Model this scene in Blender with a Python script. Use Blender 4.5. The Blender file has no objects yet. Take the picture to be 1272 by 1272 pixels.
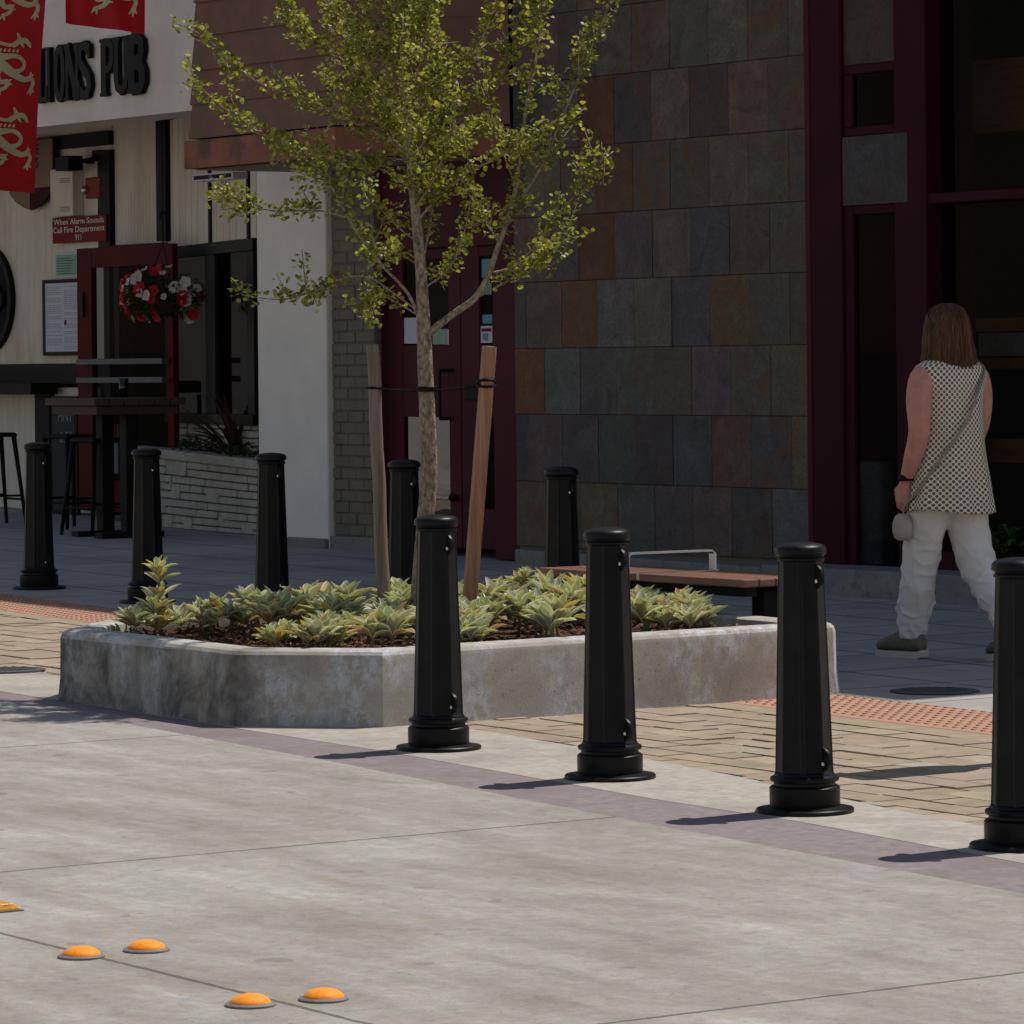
import bpy, bmesh, math, random
from mathutils import Vector, Matrix, noise
random.seed(7)
PI = math.pi
sc = bpy.context.scene
COL = sc.collection
# ------------------------------------------------------------------ geometry of the place
F, CX, CY, ROLL, G, CAMZ = 5400., 636., 452., .0096, .0125, 1.64
D = (.5585, -.8295); N = (-.8295, -.5585); P0 = (.02, 28.07)
ANG = math.atan2(D[1], D[0])
def xy(s, n): return (P0[0] + s*D[0] + n*N[0], P0[1] + s*D[1] + n*N[1])
def gz(s, n): return G*xy(s, n)[1]
def ray(px, py):
    a = px - CX; b = CY - py
    return ((a + b*ROLL)/F, (-a*ROLL + b)/F)
def sn(x, y):
    x -= P0[0]; y -= P0[1]; return (x*D[0] + y*D[1], x*N[0] + y*N[1])
def gr(px, py, h=0.):
    rx, rz = ray(px, py); Y = (CAMZ - h)/(G - rz); return sn(rx*Y, Y)
def wl(px, py, n=0.):
    rx, rz = ray(px, py)
    Y = (n + P0[0]*N[0] + P0[1]*N[1])/(rx*N[0] + N[1])
    return sn(rx*Y, Y)[0], CAMZ + rz*Y
def pix(px, py, Y):
    rx, rz = ray(px, py); return Vector((rx*Y, Y, CAMZ + rz*Y))
def lerp(a, b, t): return a + (b - a)*t
def table(tab, x):
    if x <= tab[0][0]: return tab[0][1]
    for (a, b), (c, d) in zip(tab, tab[1:]):
        if x <= c: return lerp(b, d, (x - a)/(c - a))
    return tab[-1][1]
# ------------------------------------------------------------------ materials
def new_mat(name):
    m = bpy.data.materials.new(name); m.use_nodes = True
    nt = m.node_tree; return m, nt, nt.nodes['Principled BSDF']
def nd(nt, t, **kw):
    n = nt.nodes.new(t)
    for k, v in kw.items():
        if k.startswith('i_'): n.inputs[k[2:].replace('_', ' ')].default_value = v
        else: setattr(n, k, v)
    return n
def c4(c): return (c[0], c[1], c[2], 1)
def coords(nt, kind='Object', rnd=True, scale=(1, 1, 1), rot=(0, 0, 0)):
    tc = nd(nt, 'ShaderNodeTexCoord'); out = tc.outputs[kind]
    mp = nd(nt, 'ShaderNodeMapping'); mp.inputs['Scale'].default_value = scale; mp.inputs['Rotation'].default_value = rot
    nt.links.new(out, mp.inputs['Vector'])
    if rnd:
        oi = nd(nt, 'ShaderNodeObjectInfo')
        mu = nd(nt, 'ShaderNodeMath', operation='MULTIPLY'); mu.inputs[1].default_value = 37.
        nt.links.new(oi.outputs['Random'], mu.inputs[0]); nt.links.new(mu.outputs[0], mp.inputs['Location'])
    return mp.outputs[0]
def tex_noise(nt, vec, scale, detail=6, rough=.6, dist=0.):
    n = nd(nt, 'ShaderNodeTexNoise'); n.inputs['Scale'].default_value = scale; n.inputs['Detail'].default_value = detail
    n.inputs['Roughness'].default_value = rough; n.inputs['Distortion'].default_value = dist
    nt.links.new(vec, n.inputs['Vector']); return n.outputs['Fac']
def ramp(nt, fac, stops):
    r = nd(nt, 'ShaderNodeValToRGB'); e = r.color_ramp.elements
    while len(e) < len(stops): e.new(.5)
    for el, (p, c) in zip(e, stops):
        el.position = p; el.color = c4(c) if not isinstance(c, (int, float)) else (c, c, c, 1)
    nt.links.new(fac, r.inputs[0]); return r.outputs[0]
def mix(nt, fac, a, b, mode='MIX'):
    m = nd(nt, 'ShaderNodeMix', data_type='RGBA', blend_type=mode)
    for sock, v in ((m.inputs[0], fac), (m.inputs[6], a), (m.inputs[7], b)):
        if isinstance(v, (int, float)): sock.default_value = v
        elif isinstance(v, tuple): sock.default_value = c4(v)
        else: nt.links.new(v, sock)
    return m.outputs[2]
def math_(nt, op, a, b=None, c=None):
    m = nd(nt, 'ShaderNodeMath', operation=op)
    for i, v in enumerate((a, b, c)):
        if v is None: continue
        if isinstance(v, (int, float)): m.inputs[i].default_value = v
        else: nt.links.new(v, m.inputs[i])
    return m.outputs[0]
def bump(nt, bsdf, h, strength=.3, dist=.01):
    b = nd(nt, 'ShaderNodeBump'); b.inputs['Strength'].default_value = strength; b.inputs['Distance'].default_value = dist
    nt.links.new(h, b.inputs['Height']); nt.links.new(b.outputs[0], bsdf.inputs['Normal'])
def M(name, col, rough=.6, var=.25, scale=6, bmp=.15, bscale=80, spec=.4, metal=0., attr=False, rscale=(1, 1, 1), bdist=.004, dirt=None, dscale=3):
    m, nt, p = new_mat(name)
    v = coords(nt, scale=rscale)
    f = tex_noise(nt, v, scale, 7, .65)
    base = col
    if attr:
        a = nd(nt, 'ShaderNodeAttribute', attribute_name='Col'); base = a.outputs['Color']
    lo = ramp(nt, f, [(.25, 1 - var), (.75, 1 + var)])
    c = mix(nt, 1., base, lo, 'MULTIPLY')
    if dirt:
        d = ramp(nt, tex_noise(nt, v, dscale, 8, .7), [(.48, 0.), (.66, 1.)])
        c = mix(nt, d, c, dirt)
    nt.links.new(c, p.inputs['Base Color'])
    p.inputs['Roughness'].default_value = rough; p.inputs['Metallic'].default_value = metal
    p.inputs['Specular IOR Level'].default_value = spec
    if bmp: bump(nt, p, tex_noise(nt, v, bscale, 4, .6), bmp, bdist)
    return m
def leaf_mat(name, trans=.45, rough=.45, spec=.4):
    m, nt, p = new_mat(name)
    a = nd(nt, 'ShaderNodeAttribute', attribute_name='Col')
    nt.links.new(a.outputs['Color'], p.inputs['Base Color'])
    p.inputs['Roughness'].default_value = rough; p.inputs['Specular IOR Level'].default_value = spec
    t = nd(nt, 'ShaderNodeBsdfTranslucent')
    tc = mix(nt, 1., a.outputs['Color'], (1.2, 1.25, .6), 'MULTIPLY'); nt.links.new(tc, t.inputs['Color'])
    ms = nd(nt, 'ShaderNodeMixShader'); ms.inputs[0].default_value = trans
    nt.links.new(p.outputs[0], ms.inputs[1]); nt.links.new(t.outputs[0], ms.inputs[2])
    nt.links.new(ms.outputs[0], nt.nodes['Material Output'].inputs['Surface'])
    return m
def glass_mat(name, r0=.03, tint=(.5, .55, .55), wave=.0, cf=.8):
    m, nt, p = new_mat(name); nt.nodes.remove(p)
    t = nd(nt, 'ShaderNodeBsdfTransparent'); t.inputs[0].default_value = c4(tint)
    g = nd(nt, 'ShaderNodeBsdfGlossy'); g.inputs['Roughness'].default_value = .015
    lw = nd(nt, 'ShaderNodeLayerWeight'); lw.inputs[0].default_value = .5
    f = math_(nt, 'MULTIPLY_ADD', math_(nt, 'POWER', lw.outputs['Facing'], 5.), cf*(1 - r0), r0)
    if wave:
        b = nd(nt, 'ShaderNodeBump'); b.inputs['Strength'].default_value = wave; b.inputs['Distance'].default_value = .02
        nt.links.new(tex_noise(nt, coords(nt, rnd=False), 2.2, 2, .5, .5), b.inputs['Height']); nt.links.new(b.outputs[0], g.inputs['Normal'])
    ms = nd(nt, 'ShaderNodeMixShader'); nt.links.new(f, ms.inputs[0])
    nt.links.new(t.outputs[0], ms.inputs[1]); nt.links.new(g.outputs[0], ms.inputs[2])
    nt.links.new(ms.outputs[0], nt.nodes['Material Output'].inputs['Surface'])
    return m
def emit_mat(name, col, st):
    m, nt, p = new_mat(name); p.inputs['Base Color'].default_value = c4(col)
    p.inputs['Emission Color'].default_value = c4(col); p.inputs['Emission Strength'].default_value = st
    return m
def line_mask(nt, x, period, off, width):      # 1 on a thin line every period
    t = math_(nt, 'ADD', x, -off + width/2); t = math_(nt, 'FLOORED_MODULO', t, period)
    return math_(nt, 'LESS_THAN', t, width)

def road_mat():
    m, nt, p = new_mat('road_concrete'); v = coords(nt, rnd=False)
    big = tex_noise(nt, v, .7, 7, .62, .8)
    vs = coords(nt, rnd=False, scale=(.8, 3., 1), rot=(0, 0, .5))
    mid = tex_noise(nt, vs, 1.3, 8, .62, .3)
    fine = tex_noise(nt, v, 220, 3, .7)
    c = ramp(nt, mid, [(.3, (.245, .229, .198)), (.46, (.305, .29, .262)), (.6, (.35, .338, .314)), (.74, (.43, .42, .4))])
    warm = ramp(nt, big, [(.36, (.85, .825, .77)), (.52, (.96, .955, .935)), (.66, (1.04, 1.045, 1.05))])
    c = mix(nt, 1., c, warm, 'MULTIPLY')
    stain = ramp(nt, tex_noise(nt, v, 2.6, 8, .7), [(.56, 0.), (.7, .4)])
    c = mix(nt, stain, c, (.21, .2, .185))
    c = mix(nt, 1., c, ramp(nt, fine, [(.3, .8), (.7, 1.17)]), 'MULTIPLY')
    med = tex_noise(nt, v, 28, 5, .7)
    c = mix(nt, 1., c, ramp(nt, med, [(.28, .85), (.72, 1.12)]), 'MULTIPLY')
    c = mix(nt, 1., c, ramp(nt, tex_noise(nt, v, 11, 4, .7), [(.3, .9), (.7, 1.08)]), 'MULTIPLY')
    tint = ramp(nt, tex_noise(nt, coords(nt, rnd=False, rot=(.3, 0, 1)), 19, 3, .6), [(.35, (1.04, .99, .95)), (.65, (.96, 1., 1.03))]); c = mix(nt, 1., c, tint, 'MULTIPLY')
    gum = ramp(nt, tex_noise(nt, v, 7.5, 1, .4), [(.735, 0.), (.75, .55)]); c = mix(nt, gum, c, (.16, .15, .14))
    speck = ramp(nt, tex_noise(nt, v, 42, 2, .5), [(.68, 0.), (.72, 1.)])
    c = mix(nt, math_(nt, 'MULTIPLY', speck, .5), c, (.13, .12, .11))
    sp = nd(nt, 'ShaderNodeSeparateXYZ')
    wob = tex_noise(nt, v, 9, 5, .7)
    nt.links.new(v, sp.inputs[0])
    wx = math_(nt, 'MULTIPLY_ADD', wob, .02, sp.outputs[0]); wy = math_(nt, 'MULTIPLY_ADD', wob, .02, sp.outputs[1])
    thin = math_(nt, 'MULTIPLY_ADD', tex_noise(nt, v, 14, 3, .7), .012, .003)
    def line(x, at):
        d = math_(nt, 'ABSOLUTE', math_(nt, 'SUBTRACT', x, at)); return math_(nt, 'LESS_THAN', d, thin)
    l = math_(nt, 'MAXIMUM', line(wx, 11.83), math_(nt, 'MAXIMUM', line(wx, 15.12), line(wx, 8.55)))
    l = math_(nt, 'MAXIMUM', l, line(wy, -10.385))
    c = mix(nt, math_(nt, 'MULTIPLY', l, .75), c, (.055, .05, .045))
    nt.links.new(c, p.inputs['Base Color']); p.inputs['Roughness'].default_value = .85
    p.inputs['Specular IOR Level'].default_value = .3
    h = math_(nt, 'SUBTRACT', math_(nt, 'ADD', fine, med), l); bump(nt, p, h, .35, .003)
    return m
def walk_mat():
    m, nt, p = new_mat('sidewalk_concrete'); v = coords(nt, rnd=False)
    mid = tex_noise(nt, v, 1.6, 8, .65, .4); fine = tex_noise(nt, v, 160, 3, .7)
    c = ramp(nt, mid, [(.3, (.25, .238, .222)), (.55, (.34, .325, .305)), (.75, (.4, .385, .36))])
    c = mix(nt, 1., c, ramp(nt, fine, [(.3, .85), (.7, 1.12)]), 'MULTIPLY')
    sp = nd(nt, 'ShaderNodeSeparateXYZ'); nt.links.new(v, sp.inputs[0])
    yy = math_(nt, 'MULTIPLY_ADD', sp.outputs[0], .035, sp.outputs[1]); wb_ = math_(nt, 'MULTIPLY', tex_noise(nt, v, 6, 3, .6), .02)
    l = math_(nt, 'MAXIMUM', line_mask(nt, math_(nt, 'ADD', sp.outputs[0], wb_), .7, 8.63, .018), line_mask(nt, math_(nt, 'ADD', yy, wb_), .7, -3.575 + .035*8.5, .022))
    c = mix(nt, math_(nt, 'MULTIPLY', l, .85), c, (.04, .038, .035))
    st = ramp(nt, tex_noise(nt, v, 3.3, 6, .7), [(.6, 0.), (.7, .5)]); c = mix(nt, st, c, (.12, .115, .11))
    nt.links.new(c, p.inputs['Base Color']); p.inputs['Roughness'].default_value = .8
    bump(nt, p, math_(nt, 'SUBTRACT', fine, math_(nt, 'MULTIPLY', l, 2.)), .4, .004)
    return m
def planter_mat():
    m, nt, p = new_mat('cast_concrete'); v = coords(nt, rnd=False)
    mid = tex_noise(nt, v, 2.4, 9, .68, .5); fine = tex_noise(nt, v, 130, 4, .7)
    c = ramp(nt, mid, [(.3, (.255, .228, .19)), (.5, (.345, .318, .272)), (.7, (.40, .38, .345))])
    sp = nd(nt, 'ShaderNodeSeparateXYZ'); nt.links.new(v, sp.inputs[0])
    # chalky efflorescence blooms
    vb = coords(nt, rnd=False, scale=(1, 1, .7))
    wh = math_(nt, 'MULTIPLY', ramp(nt, tex_noise(nt, vb, 3.2, 3, .5), [(.44, 0.), (.56, 1.)]), ramp(nt, tex_noise(nt, vb, 24, 8, .75), [(.42, 0.), (.6, .95)]))
    c = mix(nt, wh, c, (.52, .54, .57))
    # black algae streaks on the street side corner
    vd = coords(nt, rnd=False, scale=(1, 1, .9))
    dk = ramp(nt, tex_noise(nt, vd, 3.6, 9, .72, .6), [(.38, .05), (.6, .88)])
    ed = nd(nt, 'ShaderNodeMath', operation='MULTIPLY_ADD', use_clamp=True); nt.links.new(sp.outputs[0], ed.inputs[0]); ed.inputs[1].default_value = -1.8; ed.inputs[2].default_value = 2.1
    side = math_(nt, 'MULTIPLY', ed.outputs[0], math_(nt, 'LESS_THAN', sp.outputs[2], .262))
    near = ramp(nt, math_(nt, 'MULTIPLY', sp.outputs[1], -1.), [(.0, 0.), (.98, 0.), (1., 1.)])
    dk = math_(nt, 'MULTIPLY', dk, math_(nt, 'MULTIPLY', side, math_(nt, 'LESS_THAN', sp.outputs[1], -.62)))
    c = mix(nt, dk, c, (.055, .052, .045))
    for cx_ in (.728, -.728):
        e_ = nd(nt, 'ShaderNodeMath', operation='MULTIPLY_ADD', use_clamp=True); nt.links.new(math_(nt, 'ABSOLUTE', math_(nt, 'SUBTRACT', sp.outputs[0], cx_)), e_.inputs[0]); e_.inputs[1].default_value = -11.; e_.inputs[2].default_value = 1.
        c = mix(nt, math_(nt, 'MULTIPLY', math_(nt, 'MULTIPLY', e_.outputs[0], math_(nt, 'LESS_THAN', sp.outputs[1], -1.2)), math_(nt, 'MULTIPLY_ADD', ramp(nt, tex_noise(nt, vd, 7, 6, .7), [(.3, 0.), (.6, 1.)]), .8, .1)), c, (.05, .047, .042))
    c = mix(nt, 1., c, ramp(nt, fine, [(.3, .86), (.7, 1.12)]), 'MULTIPLY')
    pits = ramp(nt, tex_noise(nt, v, 60, 2, .5), [(.69, 0.), (.72, 1.)]); c = mix(nt, math_(nt, 'MULTIPLY', pits, .6), c, (.11, .1, .09))
    nt.links.new(c, p.inputs['Base Color']); p.inputs['Roughness'].default_value = .85
    bump(nt, p, math_(nt, 'ADD', fine, mid), .3, .004)
    return m
def slate_mat():
    m, nt, p = new_mat('slate_tile'); v = coords(nt, rnd=False)
    a0 = nd(nt, 'ShaderNodeAttribute', attribute_name='Col')
    class a: outputs = {'Color': mix(nt, 1., a0.outputs['Color'], (.93, .85, .8), 'MULTIPLY')}
    r = nd(nt, 'ShaderNodeAttribute', attribute_name='Rust')
    f = tex_noise(nt, v, 5, 9, .7, .8); f2 = tex_noise(nt, v, 45, 6, .7)
    c = mix(nt, 1., a.outputs['Color'], ramp(nt, f, [(.25, .5), (.75, 1.55)]), 'MULTIPLY')
    c = mix(nt, 1., c, ramp(nt, f2, [(.3, .68), (.7, 1.38)]), 'MULTIPLY')
    f3 = tex_noise(nt, coords(nt, rnd=False, rot=(0, .4, 0)), 2.1, 2, .5, 1.5); vein = ramp(nt, math_(nt, 'ABSOLUTE', math_(nt, 'SUBTRACT', f3, .5)), [(0., .65), (.01, 1.)]); c = mix(nt, 1., c, vein, 'MULTIPLY')
    rs = ramp(nt, tex_noise(nt, v, 4.2, 8, .7, 1.2), [(.44, 0.), (.62, 1.)])
    rf = math_(nt, 'MULTIPLY', rs, r.outputs['Fac'])
    rc = ramp(nt, tex_noise(nt, v, 9, 6, .7), [(.35, (.06, .022, .01)), (.6, (.125, .048, .014)), (.75, (.19, .11, .035))])
    c = mix(nt, rf, c, rc)
    nt.links.new(c, p.inputs['Base Color']); p.inputs['Roughness'].default_value = .62
    p.inputs['Specular IOR Level'].default_value = .3
    bump(nt, p, math_(nt, 'ADD', f, math_(nt, 'MULTIPLY', f2, .5)), .5, .012)
    return m
def blouse_mat():
    m, nt, p = new_mat('lattice_blouse_fabric')
    uv = nd(nt, 'ShaderNodeUVMap', uv_map='UV'); mp = nd(nt, 'ShaderNodeMapping')
    mp.inputs['Rotation'].default_value = (0, 0, PI/4); mp.inputs['Scale'].default_value = (53, 53, 1)
    nt.links.new(uv.outputs[0], mp.inputs[0])
    wv = nd(nt, 'ShaderNodeVectorMath', operation='FRACTION'); nt.links.new(mp.outputs[0], wv.inputs[0])
    sb = nd(nt, 'ShaderNodeVectorMath', operation='SUBTRACT'); nt.links.new(wv.outputs[0], sb.inputs[0]); sb.inputs[1].default_value = (.5, .5, 0)
    ab = nd(nt, 'ShaderNodeVectorMath', operation='ABSOLUTE'); nt.links.new(sb.outputs[0], ab.inputs[0])
    sx = nd(nt, 'ShaderNodeSeparateXYZ'); nt.links.new(ab.outputs[0], sx.inputs[0])
    mx = math_(nt, 'MAXIMUM', sx.outputs[0], sx.outputs[1]); ln = math_(nt, 'MULTIPLY_ADD', math_(nt, 'ADD', sx.outputs[0], sx.outputs[1]), .45, math_(nt, 'MULTIPLY', mx, .55))
    f = math_(nt, 'LESS_THAN', ln, .425)
    c = mix(nt, f, (.74, .7, .61), (.17, .115, .055))
    nt.links.new(c, p.inputs['Base Color']); p.inputs['Roughness'].default_value = .85; p.inputs['Specular IOR Level'].default_value = .2
    v = coords(nt, rnd=False); bump(nt, p, math_(nt, 'ADD', tex_noise(nt, v, 9, 3, .5), math_(nt, 'MULTIPLY', f, -.08)), .35, .03)
    return m
def wood_mat(name, col, dark, scale=(30, 30, 2), rough=.6):
    m, nt, p = new_mat(name); v = coords(nt, scale=scale)
    f = tex_noise(nt, v, 1., 8, .65, .8)
    c = ramp(nt, f, [(.3, dark), (.6, col), (.8, tuple(min(1, x*1.35) for x in col))])
    nt.links.new(c, p.inputs['Base Color']); p.inputs['Roughness'].default_value = rough
    bump(nt, p, f, .3, .003); return m

MAT = {}
def setup_mats():
    A = MAT
    A['bolt'] = M('bright_bolt', (.75, .75, .76), .35, .05, 10, 0, spec=.5)
    A['road'] = road_mat(); A['walk'] = walk_mat(); A['planter'] = planter_mat(); A['slate'] = slate_mat(); A['blouse'] = blouse_mat()
    A['apron'] = M('apron_concrete', (.365, .338, .29), .85, .26, 24, .4, 60, .3, dirt=(.27, .25, .22), dscale=2.2)
    A['mauve'] = M('mauve_coloured_concrete', (.215, .18, .178), .85, .28, 22, .4, 60, .3, dirt=(.175, .147, .142), dscale=2.)
    A['paver'] = M('tan_paver', (.3, .2, .1), .85, .22, 9, .4, 120, .3, attr=True)
    A['joint'] = M('sand_joint', (.24, .195, .14), .9, .3, 20, .3)
    A['tactile'] = M('brick_red_tactile', (.41, .225, .15), .85, .2, 6, .2, 120, .2, dirt=(.36, .225, .165), dscale=5)
    A['iron'] = M('cast_iron_cover', (.09, .095, .1), .6, .25, 20, .4, 60, .5, .3)
    A['black'] = M('black_gloss_paint', (.0062, .0064, .0072), .4, .35, 14, .12, 170, .16, bdist=.0015, dirt=(.0105, .0102, .0102), dscale=9)
    A['blackmatte'] = M('black_matte_paint', (.0062, .0062, .007), .6, .3, 12, .1, 90, .15)
    A['soil'] = M('bark_mulch', (.07, .032, .018), .95, .5, 30, .8, 60, .2, bdist=.02)
    A['chips'] = M('bark_chips', (.11, .05, .025), .9, .45, 20, .4, 60, .2, attr=True)
    A['bark'] = M('tree_bark', (.31, .25, .178), .9, .65, 60, .9, 55, .2, rscale=(1, 1, .55), bdist=.012, dirt=(.085, .065, .05), dscale=48)
    A['leaf'] = leaf_mat('ginkgo_leaf', .42, .45, .32); A['sage'] = leaf_mat('woolly_leaf', .22, .85, .15)
    A['green'] = leaf_mat('plant_leaf', .25, .5, .3); A['petal'] = leaf_mat('flower_petal', .35, .6, .2)
    A['stakegrey'] = wood_mat('weathered_stake_wood', (.23, .175, .14), (.085, .062, .05), (40, 40, 1.6))
    A['stakered'] = wood_mat('red_cedar_stake_wood', (.4, .2, .1), (.15, .055, .025), (45, 45, 1.2))
    A['benchwood'] = wood_mat('bench_slat_wood', (.22, .098, .058), (.11, .046, .028), (2, 40, 40), .45)
    A['tablewood'] = wood_mat('dark_table_wood', (.06, .035, .024), (.03, .018, .013), (2, 40, 40), .7)
    A['shopwood'] = wood_mat('shop_interior_wood', (.25, .1, .035), (.14, .055, .018), (2, 40, 30), .4)
    A['steel'] = M('brushed_steel', (.42, .42, .43), .35, .15, 10, .05, 90, .5, .9)
    A['stucco'] = M('white_stucco', (.70, .65, .60), .9, .1, 2.5, .35, 120, .2, dirt=(.62, .57, .52), dscale=1.6)
    A['pillar'] = M('white_painted_pillar', (.69, .655, .6), .85, .08, 3, .3, 90, .2)
    A['siding'] = M('cream_siding', (.62, .57, .485), .75, .12, 3, .1, 60, .2, rscale=(1, 1, .3), dirt=(.5, .43, .33), dscale=2.)
    A['soffit'] = M('tan_soffit', (.3, .24, .175), .8, .15, 3, .1, 60, .2)
    A['shingle'] = M('brown_painted_shingle', (.17, .088, .066), .7, .2, 4, .2, 70, .15)
    A['canopytrim'] = M('rust_brown_trim', (.23, .088, .05), .75, .25, 4, .2, 60, .3, dirt=(.06, .035, .03), dscale=3.)
    A['brick'] = M('grey_painted_brick', (.15, .132, .104), .8, .2, 6, .4, 90, .25)
    A['stone'] = M('white_stone_veneer', (.42, .395, .34), .9, .25, 9, .7, 45, .2, bdist=.012)
    A['maroon'] = M('maroon_paint', (.066, .0125, .021), .5, .15, 3, .06, 60, .05)
    A['maroondark'] = M('dark_maroon_paint', (.034, .006, .0125), .5, .15, 3, .06, 60, .04)
    A['doorred'] = M('red_door_paint', (.075, .006, .008), .55, .2, 4, .06, 60, .04)
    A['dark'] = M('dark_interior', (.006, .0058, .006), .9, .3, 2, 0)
    A['roof'] = M('flat_roof', (.2, .2, .2), .9)
    A['plinth'] = M('speckled_concrete', (.2, .195, .185), .9, .25, 7, .6, 60, .2, dirt=(.13, .125, .12), dscale=14, bdist=.01)
    A['glass'] = glass_mat('window_glass', .004, (.5, .52, .53), 0., .07)
    A['mirror'] = glass_mat('film_coated_glass', .22, (.12, .12, .12), .12)
    A['pubglass'] = glass_mat('pub_window_glass', .06, (.3, .32, .32))
    A['amber'] = M('amber_marker_plastic', (.95, .3, .016), .6, .1, 60, .1, 160, .2, dirt=(.7, .24, .03), dscale=70)
    A['amberlens'] = M('amber_reflector_lens', (.75, .33, .03), .2, .5, 60, .5, 200, .6)
    A['greyrim'] = M('grey_marker_rim', (.16, .16, .165), .7, .3, 30, .3)
    A['flagred'] = None; A['gold'] = None
    A['white'] = M('white_print', (.62, .62, .6), .7, .05, 4, 0); A['paper'] = M('white_paper', (.5, .5, .56), .7, .06, 4, 0)
    A['ink'] = M('black_ink', (.012, .012, .014), .8, .1, 4, 0, spec=.08); A['signred'] = M('red_sign', (.17, .007, .013), .6, .1, 4, 0, spec=.1)
    A['alarmred'] = M('red_alarm_plastic', (.17, .008, .007), .5, .1, 4, 0, spec=.15); A['teal'] = M('teal_sticker', (.05, .22, .28), .5, .1, 4, 0)
    A['noticegreen'] = M('green_notice', (.2, .36, .25), .6, .15, 9, 0); A['chalk'] = M('chalk', (.22, .22, .23), .9, .2, 9, 0)
    A['slateboard'] = M('blackboard', (.02, .021, .023), .8, .2, 9, 0)
    A['brass'] = M('gold_sign_paint', (.13, .075, .018), .5, .2, 4, 0)
    A['skin'] = M('skin', (.52, .245, .18), .55, .14, 22, .15, 140, .35, dirt=(.46, .19, .14), dscale=14); A['skin'].node_tree.nodes['Principled BSDF'].inputs['Subsurface Weight'].default_value = .0
    A['hair'] = M('auburn_hair', (.125, .054, .025), .45, .75, 5, .6, 30, .25, rscale=(26, 26, 1.2), bdist=.006)
    A['linen'] = M('cream_linen', (.70, .655, .61), .9, .08, 6, .3, 220, .15)
    A['shoe'] = M('olive_grey_mesh_shoe', (.17, .15, .118), .85, .15, 20, .4, 220, .2); A['sole'] = M('pale_rubber_sole', (.52, .48, .42), .8, .15, 12, .2)
    A['strap'] = M('taupe_strap', (.26, .215, .165), .7, .1, 12, .2); A['bag'] = M('beige_pouch', (.42, .36, .3), .8, .15, 9, .3)
    A['eye'] = M('eye_white', (.6, .58, .55), .2, 0, 4, 0)
    for k, c in (('flagred', (.46, .008, .01)), ('gold', (.78, .72, .46))):
        m, nt, p = new_mat('flag_' + ('red_cloth' if k == 'flagred' else 'gold_cloth'))
        v = coords(nt, rnd=False); cc = mix(nt, 1., c, ramp(nt, tex_noise(nt, v, 4, 5), [(.3, .85), (.7, 1.1)]), 'MULTIPLY')
        nt.links.new(cc, p.inputs['Base Color']); p.inputs['Roughness'].default_value = .6
        t = nd(nt, 'ShaderNodeBsdfTranslucent'); nt.links.new(cc, t.inputs[0])
        ms = nd(nt, 'ShaderNodeMixShader'); ms.inputs[0].default_value = .35
        nt.links.new(p.outputs[0], ms.inputs[1]); nt.links.new(t.outputs[0], ms.inputs[2]); nt.links.new(ms.outputs[0], nt.nodes['Material Output'].inputs[0])
        A[k] = m
setup_mats()
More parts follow.
